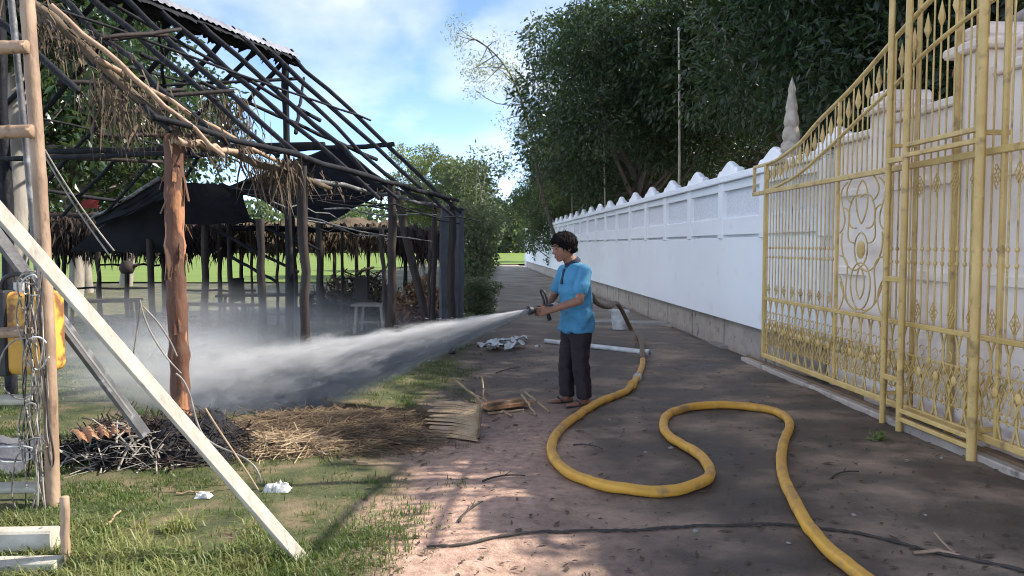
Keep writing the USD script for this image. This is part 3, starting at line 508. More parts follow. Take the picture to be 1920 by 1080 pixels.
# black net roof of the second shelter
def drape(pts, n=26, sag=.12, seed=0, wr=.05):     # four corners, bilinear, with folds
    a, b, c, d = pts; u = np.linspace(0, 1, n)[:, None, None]; v = np.linspace(0, 1, n)[None, :, None]
    g = (a * (1 - u) + b * u) * (1 - v) + (d * (1 - u) + c * u) * v
    g = g + V(0, 0, -1) * sag * (np.sin(u * PI) * np.sin(v * PI)); nz = meshkit.fbm(np.stack(np.broadcast_arrays(u[..., 0] * 5, v[..., 0] * 4, u[..., 0] * 0), -1), 3, seed) - .5
    return MB().sheet(g + nz[..., None] * wr * 2 * V(.4, .6, 1))
ns_ = thing('net_shelter', 'low shelter roofed with sagging black shade netting behind the burnt frame', 'shelter')
pk = P(637, 272, 12.8); pkb = P(610, 300, 17.5)
part(ns_, 'net_sheet', drape([pk, P(732, 352, 13.2), P(600, 425, 13.0), P(430, 350, 12.6)], 26, .1, 1), mt['tarp'], True)
part(ns_, 'net_sheet', drape([pk, P(728, 352, 13.2), P(715, 380, 17.5), pkb], 20, .15, 2), mt['tarp'], True)
part(ns_, 'net_sheet', drape([pk, pkb, P(420, 380, 17), P(440, 352, 12.6)], 20, .15, 3), mt['tarp'], True)
part(ns_, 'net_sheet', drape([P(300, 338, 12.0), P(452, 350, 12.6), P(470, 418, 12.9), P(330, 422, 12.4)], 26, .04, 4, .02), mt['tarp'], True)
part(ns_, 'net_sheet', drape([P(300, 338, 12.0), P(310, 372, 12.0), P(185, 425, 12.6), P(175, 408, 12.6)], 22, .05, 5), mt['tarp'], True)
part(ns_, 'net_sheet', drape([P(300, 345, 12.3), P(345, 395, 12.5), P(330, 476, 13), P(130, 470, 13)], 26, .05, 6, .02), mt['tarp'], True)
part(ns_, 'net_sheet', drape([P(735, 350, 12.0), P(832, 388, 11.8), P(838, 398, 14.5), P(770, 372, 15)], 16, .06, 7), mt['tarp_grey'], True)
rp = rough_pole(MB(), P(300, 334, 11.95), P(165, 415, 12.6), .03, .025, r); part(ns_, 'edge_pole', rp, mt['grey_wood'], True)
part(ns_, 'edge_pole', rough_pole(MB(), pk, P(735, 355, 13.2), .03, .025, r), mt['burnt'], True); part(ns_, 'edge_pole', rough_pole(MB(), pk, P(430, 352, 12.6), .03, .025, r), mt['burnt'], True)
for x, yt, yb, D, ra in ((428, 400, 590, 13.2, .045), (488, 410, 640, 12.2, .065), (549, 400, 600, 14, .045), (597, 350, 590, 13, .07), (640, 420, 585, 15, .03), (383, 395, 600, 12.8, .06), (470, 430, 570, 16, .03), (520, 420, 585, 14.5, .03)):
    q = P(x, yt, D); part(ns_, 'post', rough_pole(MB(), V(q[0] + r.normal() * .03, q[1], -.05), q, ra, ra * .9, r), mt['charred'], True)
for a, b in (((400, 430), (560, 510)), ((390, 380), (600, 470)), ((430, 480), (520, 530))):
    part(ns_, 'brace', rough_pole(MB(), P(*a, 12.9), P(*b, 12.9), .03, .025, r), mt['burnt'], True)
# curtain of grey net at the right corner
g = np.zeros((30, 14, 3))
for i in range(30):
    for j in range(14):
        f, h = i / 29, j / 13; a = P(822 + 44 * f, 390 + 4 * f, 11.6 + 1.6 * f); g[i, j] = V(a[0] + .035 * math.sin(f * 26 + h * 2), a[1] + .05 * math.cos(f * 23), a[2] * (1 - h) + .02 * h)
ct = thing('net_curtain', 'dark grey net curtain hanging to the ground at the shelter corner beside the road', 'net'); part(ct, 'curtain', MB().sheet(g), mt['tarp_grey'], True)
part(ct, 'hanging_pole', rough_pole(MB(), P(815, 388, 11.5), P(868, 394, 13.3), .03, .03, r), mt['burnt'], True)
# low thatched hut behind, its ragged fringe hanging over the bright field
hut = thing('thatched_hut', 'long low thatched hut with a ragged dark fringe hanging before the bright field', 'hut')
def fringe(x0, x1, D0, D1, yt, yb, n, mat):
    g = np.zeros((40, 8, 3))
    for i in range(40):
        for j in range(8):
            f, h = i / 39, j / 7; D = D0 + (D1 - D0) * f; a, b = P(x0 + (x1 - x0) * f, yt, D + 1.0), P(x0 + (x1 - x0) * f, yb, D); g[i, j] = a + (b - a) * h + V(0, 0, .05 * math.sin(f * 19) + .02 * r.normal())
    part(hut, 'thatch_slope', MB().sheet(g), mat, True)
    for k in range(n):
        mb = MB(); f = (k + .5) / n; D = D0 + (D1 - D0) * f
        for q in range(26):
            ff = f + r.uniform(-.5, .5) / n; p = P(x0 + (x1 - x0) * ff, r.uniform(yt + 4, yb - 4), D - .04 + r.uniform(0, .25)); thatch_clump(mb, p, 2, .34, (.02, .02, .02), r, (0, -.1, 0), .016)
        part(hut, 'thatch_bundle', mb, mat, kind='stuff')
fringe(70, 320, 14.5, 14.8, 402, 474, 22, mt['thatch_dark']); fringe(300, 440, 15, 16.5, 408, 478, 10, mt['thatch_dark']); fringe(425, 750, 16.5, 18.5, 412, 470, 24, mt['thatch']); fringe(735, 835, 16, 16.5, 425, 480, 8, mt['thatch_dark'])
part(hut, 'roof_beam', rough_pole(MB(), P(430, 428, 16.2), P(745, 432, 18), .06, .06, r), mt['burnt'], True); part(hut, 'roof_beam', rough_pole(MB(), P(60, 405, 14.9), P(330, 402, 15.2), .05, .05, r), mt['charred'], True)
for x, D in ((105, 15), (118, 15.4), (183, 14.6), (235, 15), (305, 15), (410, 16), (452, 16.8), (575, 17.5), (627, 17.8), (668, 18), (690, 18.2), (760, 17)):
    q = P(x, 420, D); part(hut, 'post', rough_pole(MB(), V(q[0], q[1], -.05), q, .045, .04, r), mt['charred'], True)
for x0, x1, y, D in ((180, 300, 497, 15.2), (330, 480, 545, 15.5), (100, 290, 540, 15.3)): part(hut, 'hand_rail', rough_pole(MB(), P(x0, y, D), P(x1, y, D + .3), .02, .02, r), mt['burnt'], True)

# tables and seats under the roofs
def table(name, label, cat, px, py, D, w, d, h, mat, group=None):
    q = P(px, py, D); t = thing(name, label, cat, group, loc=(q[0], q[1], 0), rotz=r.uniform(-20, 20))
    for k in range(4): part(t, 'top_board', MB().box((-w / 2, -d / 2 + d / 4 * k + .006, h - .035), (w / 2, -d / 2 + d / 4 * (k + 1) - .006, h), .005), mat)
    for sx in (-1, 1):
        for sy in (-1, 1): part(t, 'leg', MB().beam((sx * (w / 2 - .06), sy * (d / 2 - .05), -.03), (sx * (w / 2 - .1), sy * (d / 2 - .05), h - .035), .05, .05, (0, 1, 0)), mat)
    part(t, 'stretcher', MB().beam((-w / 2 + .08, 0, h * .4), (w / 2 - .08, 0, h * .4), .04, .04), mat); return t
table('wooden_table', 'dark wooden table under the low thatched hut at the left', 'table', 190, 540, 13.0, 1.15, .6, .62, mt['charred'])
table('wooden_bench', 'dark bench beneath the black net behind the brown post', 'bench', 395, 545, 13.8, 1.3, .4, .5, mt['charred'])
table('wooden_bench', 'long dark bench in the middle of the burnt shelter', 'bench', 500, 545, 14.5, 1.7, .5, .62, mt['burnt'])
table('pale_table', 'small pale table with a white top under the right part of the shelter', 'table', 698, 548, 13.5, .62, .5, .52, mt['bark_pale'])
def chair(label, px, D, mat):
    q = P(px, 545, D); t = thing('garden_chair', label, 'chair', loc=(q[0], q[1], 0), rotz=r.uniform(0, 360))
    part(t, 'seat', MB().box((-.21, -.2, .42), (.21, .2, .46), .01), mat); part(t, 'backrest', MB().box((-.21, .19, .5), (.21, .225, .92), .01), mat)
    for sx in (-1, 1):
        for sy in (-1, 1): part(t, 'leg', MB().tube([(sx * .2, sy * .2, -.03), (sx * .18, sy * .18, .42)], .018, 6), mat)
chair('dark chair beside the long bench in the shelter', 462, 14.2, mt['burnt']); chair('dark chair left of the pale table', 660, 14.6, mt['charred'])
q = P(238, 500, 13.6); po = thing('hanging_pot', 'round dark pot hanging under the thatch fringe before the bright field', 'pot', loc=(q[0], q[1], q[2]))
part(po, 'bowl', MB().tm(trimesh.creation.revolve([(0, -.13), (.09, -.115), (.125, -.04), (.11, .04), (.07, .08), (.06, .1), (.05, .08)], sections=16)), mt['charred'], True); part(po, 'hanger', MB().tube([(0, 0, .08), (.01, 0, .2), (0, 0, .42)], .012, 6), mt['cord_dark'], True); part(po, 'spout', MB().tube([(.1, 0, .0), (.17, 0, .02), (.2, 0, .06)], [.035, .02, .012], 7), mt['charred'], True)
solo('red_cloth', 'small red cloth hanging in the trees above the hut roof', 'cloth', drape([P(155, 372, 17), P(186, 374, 17), P(184, 392, 17), P(152, 390, 17)], 10, .05, 11, .06), mt['red_cloth'], True)
# heaps of pale husks behind the shelter
def sticks(n, cx, cy, rx, ry, hz, L, w, rr, flat=.25, zfun=None):
    mb = MB(); A = rr.uniform(0, 2 * PI, n); Q = np.sqrt(rr.random(n)) * rr.uniform(.8, 1.25, n); XS, YS = cx + rx * Q * np.cos(A), cy + ry * Q * np.sin(A); ZS = gz(XS, YS); Q = np.minimum(Q, 1)
    for i in range(n):
        q = Q[i]; x, y = XS[i], YS[i]; z = ZS[i] + .006 + hz * (1 - q * q) * rr.random()
        d = unit(V(rr.normal(), rr.normal(), rr.normal() * flat)); l_ = L * rr.uniform(.4, 1.2); p = V(x, y, z) - d * l_ / 2; e = p + d * l_
        if p[2] < z - .02: p[2] = max(p[2], ZS[i] + .004)
        if e[2] < z - .02: e[2] = max(e[2], ZS[i] + .004)
        s = unit(np.cross(d, V(0, 0, 1) + rr.normal(size=3) * .4)) * w * rr.uniform(.6, 1.4); u = np.cross(s, d) * .6
        mb.add([p - s, p + s, p + u, e - s * .7, e + s * .7, e + u * .7], [(0, 1, 4), (0, 4, 3), (1, 2, 5), (1, 5, 4), (2, 0, 3), (2, 3, 5)])
    return mb
q = P(665, 530, 17.2); solo('husk_heap', 'heap of pale reddish husks behind the right shelter posts', 'heap', sticks(900, q[0], q[1], 1.25, .7, 1.0, .28, .03, r, 1.0), mt['thatch'], kind='stuff')
q = P(790, 540, 14.6); solo('husk_heap', 'reddish heap of burnt husks between the leaning posts', 'heap', sticks(700, q[0], q[1], .75, .6, .9, .25, .03, r, 1.0), mt['rust'], kind='stuff')

# ------------------------------------------------------------------ piles in front
q = G(610, 815); solo('straw_heap', 'flattened heap of brown straw along the grass edge under the spray', 'heap', sticks(5200, q[0], q[1], .95, .72, .11, .36, .0028, r, .10), mt['straw'], kind='stuff')
q = G(545, 850); solo('straw_heap', 'pale fan of straw right of the leaning board', 'heap', sticks(700, q[0], q[1], .36, .22, .10, .36, .0035, r, .15), mt['straw_pale'], kind='stuff')
q = G(720, 790); solo('straw_heap', 'thin scatter of straw beside the woven thatch panel', 'heap', sticks(900, q[0], q[1], .6, .5, .04, .3, .0028, r, .08), mt['straw'], kind='stuff')
q = G(200, 870); bp = thing('debris_pile', 'pile of charred sticks under a bent rusty sheet left of the post foot', 'pile')
part(bp, 'charred_sticks', sticks(1300, q[0] + .1, q[1] + .2, .52, .4, .27, .26, .006, r, .6), mt['charred'], kind='stuff'); part(bp, 'pale_sticks', sticks(330, q[0] + .15, q[1] - .02, .45, .3, .25, .22, .006, r, .5), mt['bark_pale'], kind='stuff')
c0, c1, c2_, c3_ = P(125, 812, 5.5), P(268, 786, 6.0), P(262, 812, 5.4), P(150, 828, 5.2)
gs = np.zeros((26, 12, 3))
for i in range(26):
    for j in range(12):
        u, v = i / 25, j / 11; gs[i, j] = (c0 * (1 - u) + c1 * u) * (1 - v) + (c3_ * (1 - u) + c2_ * u) * v + V(0, 0, .018 * math.sin(i * 1.4) + .04 * math.sin(v * 3) - .03 * (u - .5) ** 2)
part(bp, 'rusty_sheet', MB().sheet(gs), mt['rust'], True)
q = G(315, 880); mound = MB(); n_ = 48; th = np.linspace(0, 2 * PI, n_); rr_ = np.linspace(0, 1, 16); g = np.zeros((n_, 16, 3))
for i in range(n_):
    for j in range(16):
        a, rad = th[i], rr_[j]; x, y = q[0] + .48 * rad * math.cos(a), q[1] + .35 + .42 * rad * math.sin(a); hh = .30 * (1 - rad ** 2) ** 1.2; nz = meshkit.fbm(V(x * 7, y * 7, 0), 4, 8) - .5; g[i, j] = V(x, y, float(gz(x, y)) - .02 + hh * (1 + nz * .9) + nz * .10 * (1 - rad))
mound.sheet(g); am = thing('ash_mound', 'low mound of black ash and burnt thatch around the brown post foot', 'mound'); part(am, 'ash', mound, mt['burnt'], True); part(am, 'burnt_thatch', sticks(900, q[0], q[1] + .35, .5, .45, .30, .26, .006, r, .4), mt['thatch_dark'], kind='stuff')

# thatch panel of pale strips and the sticks beside it
tp = thing('thatch_panel', 'pale fan shaped panel of woven thatch strips lying on the soil', 'thatch panel')
a0, a1, b0, b1 = P(812, 748, 7.4), P(900, 768, 7.0), P(797, 818, 6.35), P(897, 824, 6.25); a0[2] += .07; a1[2] += .07; b0[2] = .03; b1[2] = .03
L0, L1, K0, K1 = G(812, 752, .16), G(795, 815, .02), G(903, 760, .16), G(897, 826, .02)
for k in range(24):
    f = k / 23; a, b = L0 + (L1 - L0) * f, K0 + (K1 - K0) * f; a = a + (a - b) * r.uniform(-.12, .06); a[2] += r.uniform(-.01, .012); mid = (a + b) / 2 + V(0, 0, .012)
    part(tp, 'thatch_strip', MB().beam(a, mid, .026, .008).beam(mid, b, .026, .008), mt['straw_pale'])
part(tp, 'binding_cane', MB().tube([K0 + V(0, 0, .02), (K0 + K1) / 2 + V(0, 0, .02), K1 + V(0, 0, .02)], .013, 7), mt['straw'], True)
sg = 'loose cane sticks beside the thatch panel'
for (x0, y0, z0), (x1, y1, z1), w, lab in (((855, 715, .1), (930, 775, .02), .014, 'bent cane stick leaning across the right of the thatch panel'), ((880, 735, .05), (960, 780, .02), .012, 'thin cane lying just below the brown plank'), ((905, 705, .22), (908, 755, .02), .010, 'short cane standing upright behind the thatch panel'),
                                ((985, 735, .12), (1030, 772, .02), .012, 'cane resting against the right end of the brown plank'), ((978, 740, .12), (1005, 778, .02), .012, 'cane crossing another at the right end of the brown plank'), ((915, 775, .02), (982, 768, .02), .012, 'cane lying along the front of the brown plank'),
                                ((330, 925, .03), (400, 921, .03), .007, 'thin pale cane in the grass left of the leaning board'), ((198, 985, .06), (226, 958, .08), .007, 'short pale stick poking out of the dark grass'), ((640, 862, .05), (690, 868, .03), .010, 'pale cane on the straw edge by the grass')):
    a, b = G(x0, y0, z0), G(x1, y1, z1); s_ = thing('cane_stick', lab, 'stick', sg); part(s_, 'shaft', rough_pole(MB(), a, b, w, w * .7, r, 7, 7, .004), mt['straw_pale'], True); part(s_, 'node', MB().ellipsoid((a + b) / 2, (w * 1.25,) * 3, 1), mt['straw'], True)
pl = thing('brown_plank', 'short dark reddish plank lying behind the cane sticks', 'plank')
a, b = G(905, 762, .06), G(985, 752, .06)
part(pl, 'board', MB().beam(a, b, .24, .035), mt['rust']); part(pl, 'batten', MB().beam(a + V(.05, -.1, .03), b + V(-.05, -.1, .03), .03, .03), mt['straw'])
q = G(945, 651); wd = MB()
for i in range(22): 
    c = V(q[0] + r.normal() * .16, q[1] + r.normal() * .28, .03 + abs(r.normal()) * .035); s = r.uniform(.08, .2); wd.sheet(np.array([[c + V(u * s, v * s * 1.3, r.normal() * .025) for v in (-.5, -.1, .2, .5)] for u in (-.5, -.1, .2, .5)]))
solo('crumpled_sheet', 'crumpled white sheet of plastic lying on the soil behind the spray', 'sheet', wd, mt['plastic'], kind='stuff')

# ------------------------------------------------------------------ leaning boards, scaffold, tank, stake and cords at the left
bd = thing('leaning_board', 'long pale board leaning diagonally across the left foreground', 'board')
a, b = P(-60, 330, 3.35), G(572, 1056, .0); part(bd, 'board', MB().beam(a, b, .062, .03, unit(V(.5, -.6, .5))), mt['pale_wood']); part(bd, 'end_plate', MB().beam(b + (a - b) * .005, b + (a - b) * .012, .066, .034, unit(V(.5, -.6, .5))), mt['steel'])
dp = thing('dark_prop', 'dark weathered plank propped behind the pale leaning board', 'prop')
a, b = P(-40, 395, 4.6), G(272, 815, .25); part(dp, 'plank', MB().beam(a, b, .07, .045, unit(V(.5, -.6, .5))), mt['grey_wood']); part(dp, 'edge_strip', MB().beam(a + (b - a) * .42 + V(.03, -.04, .01), a + (b - a) * .9 + V(.03, -.04, .01), .012, .012), mt['steel'])
sf = thing('bamboo_scaffold', 'tall bamboo scaffold with pale rungs at the left edge of the view', 'scaffold')
def bamboo(a, b, ra, n=60, node=.3):
    a, b = np.asarray(a, float), np.asarray(b, float); t = np.linspace(0, 1, n); l_ = np.linalg.norm(b - a); ph = (t * l_ / node) % 1
    p = a + (b - a) * t[:, None] + (np.sin(t * 4)[:, None] * V(.012, .01, 0)); return MB().tube(p, ra * (1 + .10 * np.exp(-((ph - .5) / .05) ** 2)), 12)
pf, ptp = G(100, 962), P(52, -60, 4.5); part(sf, 'upright', bamboo(pf - V(0, 0, .1), ptp, .037), mt['bamboo'], True)
o = V(-.85, -.05, 0); part(sf, 'upright', bamboo(pf + o - V(0, 0, .1), ptp + o, .037), mt['bamboo'], True)
part(sf, 'upright', bamboo(G(78, 965) + V(0, .12, -.1), P(20, -60, 4.62), .018), mt['grey_wood'], True)
for x1, y, ra, m_ in ((48, 88, .036, 'bamboo'), (58, 246, .036, 'bamboo'), (62, 622, .03, 'bamboo'), (62, 748, .030, 'white_rung'), (76, 913, .034, 'white_rung')):
    e = P(x1 + 8, y, 4.44); part(sf, 'rung', bamboo(e + V(-1.05, 0, -.03), e, ra, 40, .26), mt[m_], True)
for y, x1, D, hgt in ((1010, 104, 3.72, .10), (1062, 112, 3.5, .075)):
    e = P(x1, y, D); part(sf, 'foot_beam', MB().beam(e + V(-1.1, .0, -.02), e, .09, hgt), mt['white_rung'])
tk = thing('yellow_tank', 'dented yellow tank with dark stains hanging behind the bamboo upright', 'tank')
tc = P(40, 622, 4.72); hull = lambda es: m3.Manifold.batch_hull(es)
def ball(c, rad, sc=(1, 1, 1), seg=20): return m3.Manifold.sphere(rad, seg).scale(tuple(map(float, sc))).translate(tuple(map(float, c)))
tb = hull([ball((tc[0] + sx * .155, tc[1] + sy * .08, tc[2] + sz * .19), .05) for sx in (-1.5, 1) for sy in (-1, 1) for sz in (-1, 1)])
part(tk, 'body', MB().man(tb), mt['yellow'], 35); part(tk, 'strap', MB().box((tc[0] - .06, tc[1] - .145, tc[2] - .245), (tc[0] + .0, tc[1] + .14, tc[2] + .25), .01), mt['black'])
part(tk, 'cap', MB().tm(trimesh.creation.cylinder(.05, .06, sections=16, transform=trimesh.transformations.translation_matrix((tc[0] + .02, tc[1], tc[2] + .26)))), mt['plastic'], 30); part(tk, 'handle', MB().tube(spline([tc + V(-.1, 0, .23), tc + V(-.08, 0, .32), tc + V(.06, 0, .32), tc + V(.08, 0, .23)], 14), .014, 7), mt['black'], True)
part(tk, 'label_plate', MB().box((tc[0] - .235, tc[1] - .136, tc[2] - .10), (tc[0] - .13, tc[1] - .128, tc[2] + .0), .003), mt['cream'])
part(tk, 'seam', MB().beam(tc + V(-.24, -.131, .02), tc + V(.19, -.131, .03), .008, .008), mt['black'])
stk = thing('wooden_stake', 'short reddish wooden stake driven into the grass beside the scaffold', 'stake'); b = P(124, 1085, 3.62); b[2] = -.1; tt = P(121, 932, 3.62)
part(stk, 'shaft', rough_pole(MB(), b, tt, .021, .019, r, 9, 9, .002), mt['bamboo'], True); part(stk, 'cut_top', MB().ellipsoid(tt, (.019, .019, .006), 1), mt['straw_pale'], True)
cg = thing('cord_tangle', 'tangle of grey cords and loops wound around the bamboo upright', 'cords')
for k in range(14):
    x0 = r.uniform(40, 75); n = 9; ys = np.linspace(r.uniform(500, 560), r.uniform(860, 1000), n); xs = x0 + np.cumsum(r.normal(size=n)) * 5 + np.linspace(0, 26, n) * r.uniform(.4, 1.2)
    part(cg, 'hanging_cord', MB().tube(spline([P(x, y, 4.38 + r.uniform(-.05, .05)) for x, y in zip(xs, ys)], 50), r.uniform(.003, .006), 5), mt['cord'] if k % 3 else mt['cord_dark'], True)
for k, (cx, cy, rx, ry) in enumerate(((60, 535, 17, 20), (48, 545, 14, 34), (62, 835, 28, 12), (45, 905, 22, 60), (70, 660, 22, 32), (55, 520, 16, 12), (40, 690, 40, 55), (58, 800, 14, 45), (30, 850, 40, 14))):
    th = np.linspace(.3, 5.6, 9); part(cg, 'cord_loop', MB().tube(spline([P(cx + rx * math.cos(a) + r.normal() * 2, cy + ry * math.sin(a) + r.normal() * 2, 4.36 + .02 * math.sin(a)) for a in th], 44), .005, 5), mt['cord'] if k % 4 else mt['plastic'], True)
for pts, D, lab, m_ in (([(80, 285), (140, 385), (205, 478)], 5.6, 'thin rope slanting down from the scaffold to the thatch fringe', 'cord'), ([(84, 280), (150, 385), (214, 470)], 5.6, 'second thin rope beside the first slanting from the scaffold', 'cord'),
                    ([(262, 562), (258, 610), (250, 665)], 5.4, 'short pale cord end hanging left of the brown post', 'cord'), ([(262, 562), (292, 640), (330, 690), (340, 700)], 5.4, 'pale cord slanting down to the brown post', 'cord'), ([(268, 575), (300, 610), (332, 668)], 5.3, 'pale cord running beside the slanting cord to the post', 'cord'),
                    ([(330, 700), (365, 775), (385, 820), (440, 850), (490, 915)], 4.9, 'pale cord hanging from the post behind the leaning board', 'cord'), ([(385, 765), (420, 820), (460, 880), (488, 925)], 4.8, 'thin cane like cord beside the leaning board', 'straw_pale')):
    solo('rope', lab, 'rope', MB().tube(spline([P(x, y, D) for x, y in pts], 30), .006, 5), mt[m_], True)
q = G(20, 880); solo('blue_sheet', 'crumpled grey blue sheet under the scaffold', 'sheet', drape([q + V(-.5, .1, .22), q + V(.22, .1, .2), q + V(.2, -.25, .03), q + V(-.5, -.25, .03)], 18, -.05, 21, .06), mt['tarp_grey'], True)
for px, py, s, lab in ((520, 925, .10, 'crumpled clear plastic bag in the grass right of the board'), (382, 938, .06, 'small scrap of white plastic in the grass left of the board')):
    q = G(px, py); g = np.array([[q + V((u - .5) * s * 1.6, (v - .5) * s, s * .5 * (meshkit.noise(V(u * 9, v * 9, px)) + .15) * min(1, 4 * math.sin(PI * u) * math.sin(PI * v)) + .02) for v in np.linspace(0, 1, 12)] for u in np.linspace(0, 1, 12)]); solo('plastic_scrap', lab, 'plastic', MB().sheet(g), mt['plastic'], False)

# ------------------------------------------------------------------ fire hose, fittings on the road
HP = [(1660, 1120), (1600, 1066), (1545, 1020), (1502, 965), (1472, 905), (1465, 855), (1476, 812), (1478, 787), (1442, 769), (1372, 763), (1302, 766), (1256, 778), (1244, 796), (1258, 820), (1300, 846), (1328, 875), (1325, 900), (1290, 914), (1220, 920), (1150, 914), (1085, 897), (1045, 870), (1034, 842), (1046, 810), (1085, 779), (1125, 756), (1165, 738), (1190, 715), (1202, 692), (1205, 674)]
HR = .035
hpts = [G(x, y, HR) for x, y in HP]
fh = thing('fire_hose', 'thick yellow fire hose snaking in loops across the dark wet soil', 'hose')
hs = spline(hpts, 260); hs[:, 2] += gz(hs[:, 0], hs[:, 1]); part(fh, 'hose', MB().tube(hs, HR * (1 + .03 * np.sin(np.arange(260) * .9)), 14), mt['hose'], True)
tail = spline([hpts[-1] + V(0, .02, 0), G(1204, 655, .04), G(1198, 632, .04), G(1182, 615, .05), P(1170, 590, 13.6), P(1145, 574, 11.5), P(1112, 560, 9.4), P(1085, 556, 8.2), P(1045, 572, 7.85)], 90)
part(fh, 'hose', MB().tube(tail, .036, 12), mt['hose_dim'], True, label='muddy dark hose length running up behind the man')
for i in (232, 222): d = unit(hs[i + 1] - hs[i - 1]); part(fh, 'coupling', MB().tube([hs[i] - d * .05, hs[i] - d * .045, hs[i] + d * .045, hs[i] + d * .05], [.04, .05, .05, .04], 14), mt['hose'] if i < 230 else mt['steel'], 30)
def on(px, py, dz=0.0): q = G(px, py, 0); q[2] = float(gz(q[0], q[1])) + dz; return q
cb = spline([on(800, 1034, .012), on(880, 1028, .014), on(960, 1012, .012), on(1080, 1002, .014), on(1200, 998, .012), on(1310, 990, .012), on(1430, 988, .012), on(1560, 995, .012), on(1680, 1018, .012), on(1790, 1045, .012), on(1930, 1080, .012)], 150)
cb[:, 2] = gz(cb[:, 0], cb[:, 1]) + .010
solo('ground_cable', 'thin black cable lying across the soil in the foreground', 'cable', MB().tube(cb, .0075 * (1 + .25 * r.normal(size=150).clip(-1, 1)), 7), mt['cord_dark'], True)
bk = thing('white_bucket', 'white plastic bucket standing on the road by the wall', 'bucket', loc=G(1162, 617))
part(bk, 'body', MB().tm(trimesh.creation.revolve([(0, 0), (.13, 0), (.165, .30), (.175, .30), (.175, .325), (.155, .325), (.12, .02), (0, .02)], sections=24)), mt['plastic'], 30); part(bk, 'handle', MB().tube([(.17 * math.cos(a), -.03, .30 + .14 * math.sin(a)) for a in np.linspace(0, PI, 16)], .007, 6), mt['steel'], True)
part(bk, 'lid', MB().tm(trimesh.creation.cylinder(.178, .02, sections=24, transform=trimesh.transformations.translation_matrix((-.02, 0, .335)))), mt['plastic'], 30)
wp = thing('white_pipe', 'white plastic pipe lying across the road behind the man', 'pipe'); a, b = on(1022, 643, .03), on(1218, 664, .03); part(wp, 'tube', MB().tube([a, (a + b) / 2, b], .035, 10), mt['plastic'], True); part(wp, 'end_collar', MB().tube([b - (b - a) * .03, b], .045, 10), mt['plastic'], 30)
for k, (px, py, w, d, ang, lab) in enumerate(((1118, 606, .9, .5, 10, 'pale flat concrete slab left of the white bucket'), (1205, 608, 1.0, .45, -6, 'pale flat concrete slab between the bucket and the wall'), (1338, 640, .45, .5, 3, 'small concrete drain lid at the wall foot near the gate'))):
    q = on(px, py); s_ = thing('concrete_slab', lab, 'slab', loc=q, rotz=ang); part(s_, 'slab', MB().box((-w / 2, -d / 2, -.03), (w / 2, d / 2, .05), .012), mt['concrete']); part(s_, 'chipped_edge', MB().box((w / 2 - .08, -d / 2 - .05, -.03), (w / 2 + .03, d / 2 - .1, .025), .01), mt['plinth'])
stones = [(1143, 786), (1193, 784), (1258, 842), (1303, 999), (1478, 1022), (938, 812), (1600, 970), (1290, 690), (1380, 705), (1440, 745), (1655, 790), (1735, 970), (1700, 870), (1210, 850), (1410, 720), (1765, 860)]
for k, (px, py) in enumerate(stones):
    q = on(px, py); s = r.uniform(.007, .014); m_ = trimesh.creation.icosphere(1); m_.vertices *= (1 + .25 * r.normal(size=(len(m_.vertices), 1))) * V(s * 1.3, s, s * .7); m_.apply_translation(q + V(0, 0, s * .4)); solo('pebble', ['small pale stone just right of the feet of the man, left one of a pair', 'small pale stone right of the feet of the man, right one of a pair', 'small pale stone in the middle of the hose loops', 'small pale stone touching the far side of the black cable left of the hose',
    'small pale stone by the black cable where the hose crosses it', 'small pale stone below the thatch panel on the pinkish soil', 'small pale stone between the hose and the black cable at right', 'small pale stone beyond the hose loop nearest the white pipe', 'small pale stone on the bare soil beyond the top of the right hose loop', 'small pale stone beside the top right bend of the hose',
    'small pale stone in front of the gate guide posts', 'small pale stone above the forked twig', 'small pale stone between the weed and the forked twig', 'small pale stone against the inner bend of the hose', 'small pale stone between the hose bend and the gate', 'small pale stone in front of the nearest guide post'][k], 'stone', MB().tm(m_), mt['concrete'], False, 'pale stones on the dark soil')
tw_ = thing('forked_twig', 'pale forked twig on the soil beside the black cable at right', 'twig'); part(tw_, 'stem', MB().tube([on(1712, 1036, .01), on(1760, 1036, .02), on(1800, 1046, .012)], [.008, .010, .006], 6), mt['bamboo'], True); part(tw_, 'fork', MB().tube([on(1752, 1010, .03), on(1768, 1025, .025), on(1790, 1042, .014)], [.005, .006, .007], 6), mt['bamboo'], True)
